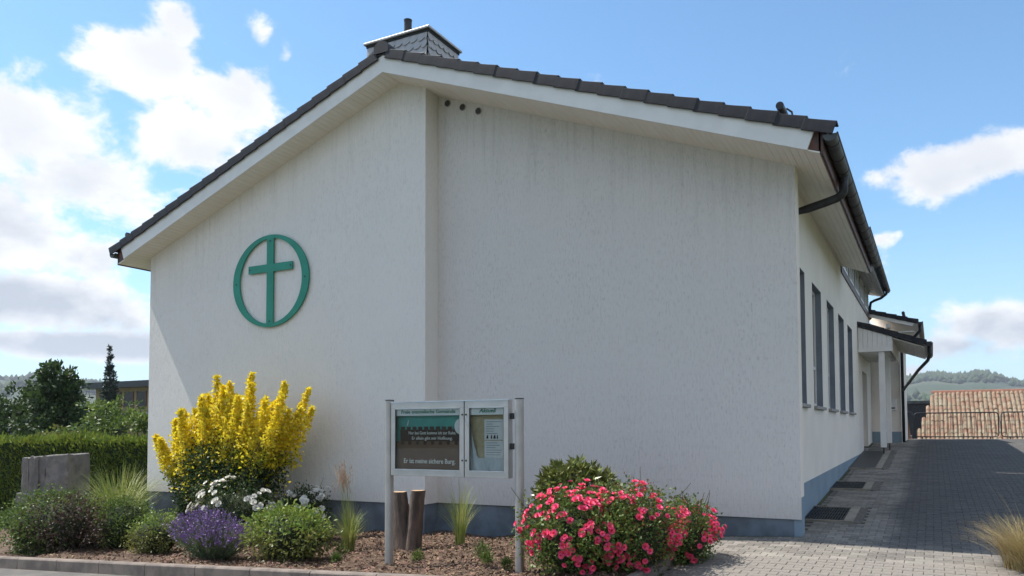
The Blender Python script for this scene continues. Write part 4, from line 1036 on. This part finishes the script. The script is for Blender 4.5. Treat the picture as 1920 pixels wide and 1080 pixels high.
def lumpset(R, Hc, z, k, seed):
    q = random.Random(seed); out = []
    for i in range(k):
        a = q.uniform(0, 6.28); r = R*math.sqrt(q.random())*.75; zz = z+Hc*q.uniform(-.5, .5); s = R*q.uniform(.32, .55)*(1.1-.5*max(0, (zz-z)/Hc+.2))
        out.append((r*math.cos(a), r*math.sin(a), zz, s, s, s*q.uniform(.7, 1), 1./k))
    return out
tree('dark_tree', -30.6, 6.0, -2.4, 5.6, lumpset(2.6, 3.8, 3.4, 22, 3), 12000, 'leaf_dark', 'broad dark green garden tree behind the hedge', (.12, .24), 26)
con = [(0, 0, 2.0+i*.43, 2.0*(1-i/11.5)+.16, 2.0*(1-i/11.5)+.16, .45, .6/10+.05*(1-i/10)) for i in range(10)]
tree('dark_conifer', -26.9, 6.1, -2.35, 6.0, con, 13000, 'leaf_dark', 'dense dark cone-shaped tree rising over the hedge', (.12, .24), 22, m2=None)
con = [(0, 0, 1.3+i*.60, 1.7*(1-i/14.2)**1.25+.05, 1.7*(1-i/14.2)**1.25+.05, .36, 1.9/14*(1-i/15)) for i in range(15)]
M['spruce_leaf'] = leafmat('spruce_leaf', (.016, .034, .018), (.026, .048, .024), .25, .1)
tree('spruce_tree', -54.9, 27.0, -2.0, 9.9, con, 9000, 'spruce_leaf', 'slim dark spruce standing alone before the hills', (.16, .32), 14, .18, wr=.3)
tree('bright_tree', -19.0, 3.6, -1.6, 4.0, lumpset(1.5, 2.7, 2.6, 20, 8), 7000, 'leaf_light', 'light yellow-green leafy tree next to the wall corner', (.07, .15), 22, .07, m2='leaf_mid')
tree('green_thicket', -23.5, 3.9, -1.8, 3.6, lumpset(1.6, 2.0, 2.2, 14, 12), 5000, 'leaf_mid', 'mid-green thicket of branches between dark trees and bright tree', (.08, .18), 20, .06, m2='leaf_olive')
tree('dark_tree', -34.0, 1.8, -2.4, 5.6, lumpset(2.6, 3.6, 3.4, 16, 31), 8000, 'leaf_dark', 'dark tree at the far end of the hedge', (.14, .26), 24)
# flat-roofed house
M['ochre'] = mat('ochre', (.30, .23, .12), (.25, .19, .10), 2, .9)
hs = empty('flat_house', (-62, 38, -3), 'ochre house with flat dark roof far behind the bright tree', 'house')
part('wall', MB().box(-68, -57, 34.5, 44, -4, 5.4), 'ochre', hs); part('roof', MB().box(-68.8, -56.2, 33.6, 44.6, 5.4, 5.95), 'dark_metal', hs)
for i in range(6):
    w = part('window', MB().box(-67.2+i*1.75, -66.1+i*1.75, 34.42, 34.5, 3.7, 5.0), 'window_glass', hs)
    [part('frame_post', MB().box(xq, xq+.1, 34.40, 34.5, 3.65, 5.05), 'copper_brown', w) for xq in (-67.3+i*1.75, -66.1+i*1.75)]
part('porch_roof', MB().box(-66, -58, 32.5, 34.4, 2.9, 3.1), 'sill', hs)

# ------------------------------------------------------------------ right background: railing, barn roofs
def railing(x0, x1, y, z0, z1, label, n):
    e = empty('railing', ((x0+x1)/2, y, z0), label, 'railing', None); r = .12; pts = []
    for (cx_, cz_, a0) in ((x1-r, z1-r, 0), (x0+r, z1-r, 90), (x0+r, z0+r, 180), (x1-r, z0+r, 270)):
        for k in range(5): t = math.radians(a0+k*22.5); pts.append((cx_+r*math.cos(t), y, cz_+r*math.sin(t)))
    pts.append(pts[0]); part('frame', MB().tube(pts, .024, 8, False), 'dark_metal', e)
    for k in range(n):
        x = x0+(k+1)*(x1-x0)/(n+1)
        part('bar', MB().tube([(x, y, z0), (x, y, z1)], .009, 5), 'dark_metal', e)
    for x in (x0+.3, x1-.3): part('foot', MB().tube([(x, y, z0-.25), (x, y, z0+.02)], .022, 6), 'dark_metal', e)
railing(.93, 4.0, 25.6, 1.08, 2.08, 'long black railing panel with rounded corners at the end of the yard', 24)
railing(4.1, 7.2, 25.6, 1.08, 2.08, 'second black railing panel further along the yard edge', 24)
railing(.55, .86, 25.55, 1.08, 2.14, 'narrow black gate panel beside the rear wing', 3)
def rooftile(q, v, co, col):
    n1 = q.noise(co, 2.2, 5, .6); n2 = q.noise(q.mapping(co, (1, 1, 1)), 9, 3)
    col = q.mix(q.ramp(n1, .4, .62), (.25, .14, .09), (.27, .225, .155)); return q.mix(q.ramp(n2, .45, .7, 0, .75), col, (.15, .13, .095))
M['clay'] = mat('clay', (.35, .18, .11), None, rough=.9, extra=rooftile, island=.22)
M['clay_red'] = mat('clay_red', (.28, .13, .085), (.22, .11, .07), 3, .85, island=.2)
M['barn_wall'] = mat('barn_wall', (.30, .30, .29), (.24, .24, .23), 2, .9)
def tiled_roof(name, x0, x1, ye, ze, yr, zr_, m, parent, tw=.24, rows=14):
    """pantiled slope facing the camera, x0..x1, from eave (ye,ze) to ridge (yr,zr)"""
    V = []; Fc = []; nx = int((x1-x0)/tw); o = 0
    for r_ in range(rows):
        t0, t1 = r_/rows, (r_+1)/rows+.012
        for k in range(nx):
            xa = x0+k*tw+rnd.uniform(-.012, .012); dz = rnd.uniform(-.02, .025); s = 6
            if xa < x0+1.05*t0: continue
            for (t, up_) in ((t0, .035), (t1, .0)):
                for i in range(s):
                    u = i/(s-1); hh = .085*math.sin(math.pi*u)
                    V.append((xa+u*tw*.93, ye+(yr-ye)*t, ze+(zr_-ze)*t+hh+up_+dz))
            for i in range(s-1): Fc.append((o+i, o+i+1, o+s+i+1, o+s+i))
            o += 2*s
    ob = link(name, np_mesh(name, np.array(V), np.array(Fc), False), M[m], parent); ob['kind'] = 'stuff'; return ob
bn = empty('barn', (8, 44, -4), 'old barn with a weathered red and mossy pantile roof behind the railing', 'barn')
part('wall', MB().prism([(39.5, -5), (49.5, -5), (49.5, .35), (44.4, 3.4), (39.5, .35)], 'x', 1.8, 19.8), 'barn_wall', bn)
tiled_roof('roof_tiles', .55, 20, 38.9, .35, 44.4, 3.66, 'clay', bn)
part('roof_deck', MB().prism([(38.9, .22), (44.4, 3.55), (49.9, .22), (49.9, .32), (44.4, 3.62), (38.9, .32)], 'x', 1.75, 20), 'copper_brown', bn)
for k in range(60):
    part('ridge_tile', MB().prism([(44.26, 3.62), (44.32, 3.76), (44.4, 3.80), (44.48, 3.76), (44.54, 3.62)], 'x', .52+1.05+k*.325, .52+1.05+k*.325+.34), 'clay_red', bn)
sh = empty('shed', (-1, 37, -4), 'narrow red-tiled gable shed between the wing and the barn', 'shed')
part('wall', MB().prism([(-3.2, -5), (.35, -5), (.35, 1.0), (-1.0, 3.6), (-3.2, 1.0)], 'y', 36.1, 42), 'barn_wall', sh)
V = []
part('roof', MB().prism([(.62, .62), (-1.0, 3.72), (-1.0, 3.55), (.55, .55)], 'y', 35.9, 42), 'clay_red', sh)
part('front_tiles', MB().prism([(.60, .5), (.22, 3.55), (-.4, 3.55), (-.4, .5)], 'y', 35.6, 35.75), 'clay_red', sh)
gy2 = empty('grey_shed', (1.2, 50, -4), 'dark grey metal-clad outbuilding behind the barn gable', 'shed')
part('wall', MB().box(-2.5, 2.8, 52, 56, -5, 3.2), 'dark_metal', gy2); part('roof', MB().box(-2.7, 3.0, 51.8, 56.2, 3.2, 3.4), 'zinc', gy2)

# ------------------------------------------------------------------ hills, woods and the haze between
def hillz(r, a):     # a: degrees from the view axis
    ridge = 113+10*math.sin(a*.11+1)+10*math.sin(a*.31)+6*math.sin(a*.83+2)+4*math.sin(a*1.9)
    t = min(1, max(0, (r-500)/1500)); t = t*t*(3-2*t)
    return -6+ridge*t+5*math.sin(r*.011+a*.2)*t*(1-t)*4+10*max(0, math.sin(a*.07+2.2))*max(0, 1-abs(r-1050)/450)
rs = [300, 420, 560, 700, 820, 950, 1080, 1200, 1350, 1500, 1650, 1800, 1950, 2080, 2300, 2700]; As = np.linspace(-180, 180, 361)[:-1]
V = []
def pol(r, a): t = YAW+math.radians(a); return (CAM.x+math.sin(t)*r, CAM.y+math.cos(t)*r)
for r in rs:
    for a in As: V.append((*pol(r, a), hillz(r, a)))
na = len(As); Fc = [(i*na+k, i*na+(k+1) % na, (i+1)*na+(k+1) % na, (i+1)*na+k) for i in range(len(rs)-1) for k in range(na)]
def hillc(q, v, co, col):
    n1 = q.noise(co, .0042, 4, .55); n2 = q.noise(co, .03, 3)
    col = q.mix(q.ramp(n1, .5, .6), (.03, .048, .022), (.06, .066, .034)); return q.mix(q.ramp(n2, .45, .6, 0, .6), col, (.03, .05, .02))
M['hill'] = mat('hill', (.05, .07, .03), None, rough=.95, extra=hillc)
tag(link('hills', np_mesh('hills', np.array(V), np.array(Fc), True), M['hill']), kind='structure')
M['far_leaf'] = mat('far_leaf', (.022, .042, .018), (.045, .062, .025), .02, .95, island=.35)
octa = np.array([(0, 0, 0), (1, 0, .35), (.3, .95, .4), (-.8, .6, .35), (-.8, -.6, .4), (.3, -.95, .35), (0, 0, 1.0)]); of = [(0, 2, 1), (0, 3, 2), (0, 4, 3), (0, 5, 4), (0, 1, 5), (6, 1, 2), (6, 2, 3), (6, 3, 4), (6, 4, 5), (6, 5, 1)]
VV, FF = [], []; cnt = 0
for _ in range(11000):
    a = rnd.choice((rnd.uniform(-48, -20), rnd.uniform(18, 48))); r = rnd.choice((rnd.uniform(650, 2150), rnd.uniform(1700, 2100)))
    x, y = pol(r, a)
    if math.sin(x*.006+1.3)*math.cos(y*.007)+.5*math.sin(x*.017+y*.013) < -.12 and r < 1850: continue
    z = hillz(r, a); w = rnd.uniform(5, 9); h = rnd.uniform(9, 17)
    t = rnd.uniform(0, 6.28); c_, s_ = math.cos(t), math.sin(t)
    q = octa*np.array([w, w, h])*(1+rng.normal(size=(7, 1))*.12); q = np.stack([q[:, 0]*c_-q[:, 1]*s_, q[:, 0]*s_+q[:, 1]*c_, q[:, 2]], 1)+np.array([x, y, z-1.5])
    VV.append(q); FF.append(np.array(of)+cnt); cnt += 7
o = link('distant_woods', np_mesh('distant_woods', np.concatenate(VV), np.concatenate(FF), False), M['far_leaf']); tag(o, 'dark wooded slopes on the hills along the horizon', 'woods', kind='stuff')
hz = MB().box(-2900, 2900, -2900, 2900, -8.5, 210)
mm = bpy.data.materials.new('haze'); mm.use_nodes = True; nt = mm.node_tree; nt.nodes.clear(); q = G(nt)
vo = q.n('ShaderNodeVolumePrincipled'); vo.inputs['Color'].default_value = (.80, .88, 1, 1); vo.inputs['Density'].default_value = .00018; vo.inputs['Anisotropy'].default_value = .1
ou = q.n('ShaderNodeOutputMaterial'); q.put(ou.inputs['Volume'], vo.outputs[0])
o = link('haze', hz.mesh('haze'), mm); tag(o, 'thin blue summer haze over the valley', 'haze', kind='stuff')
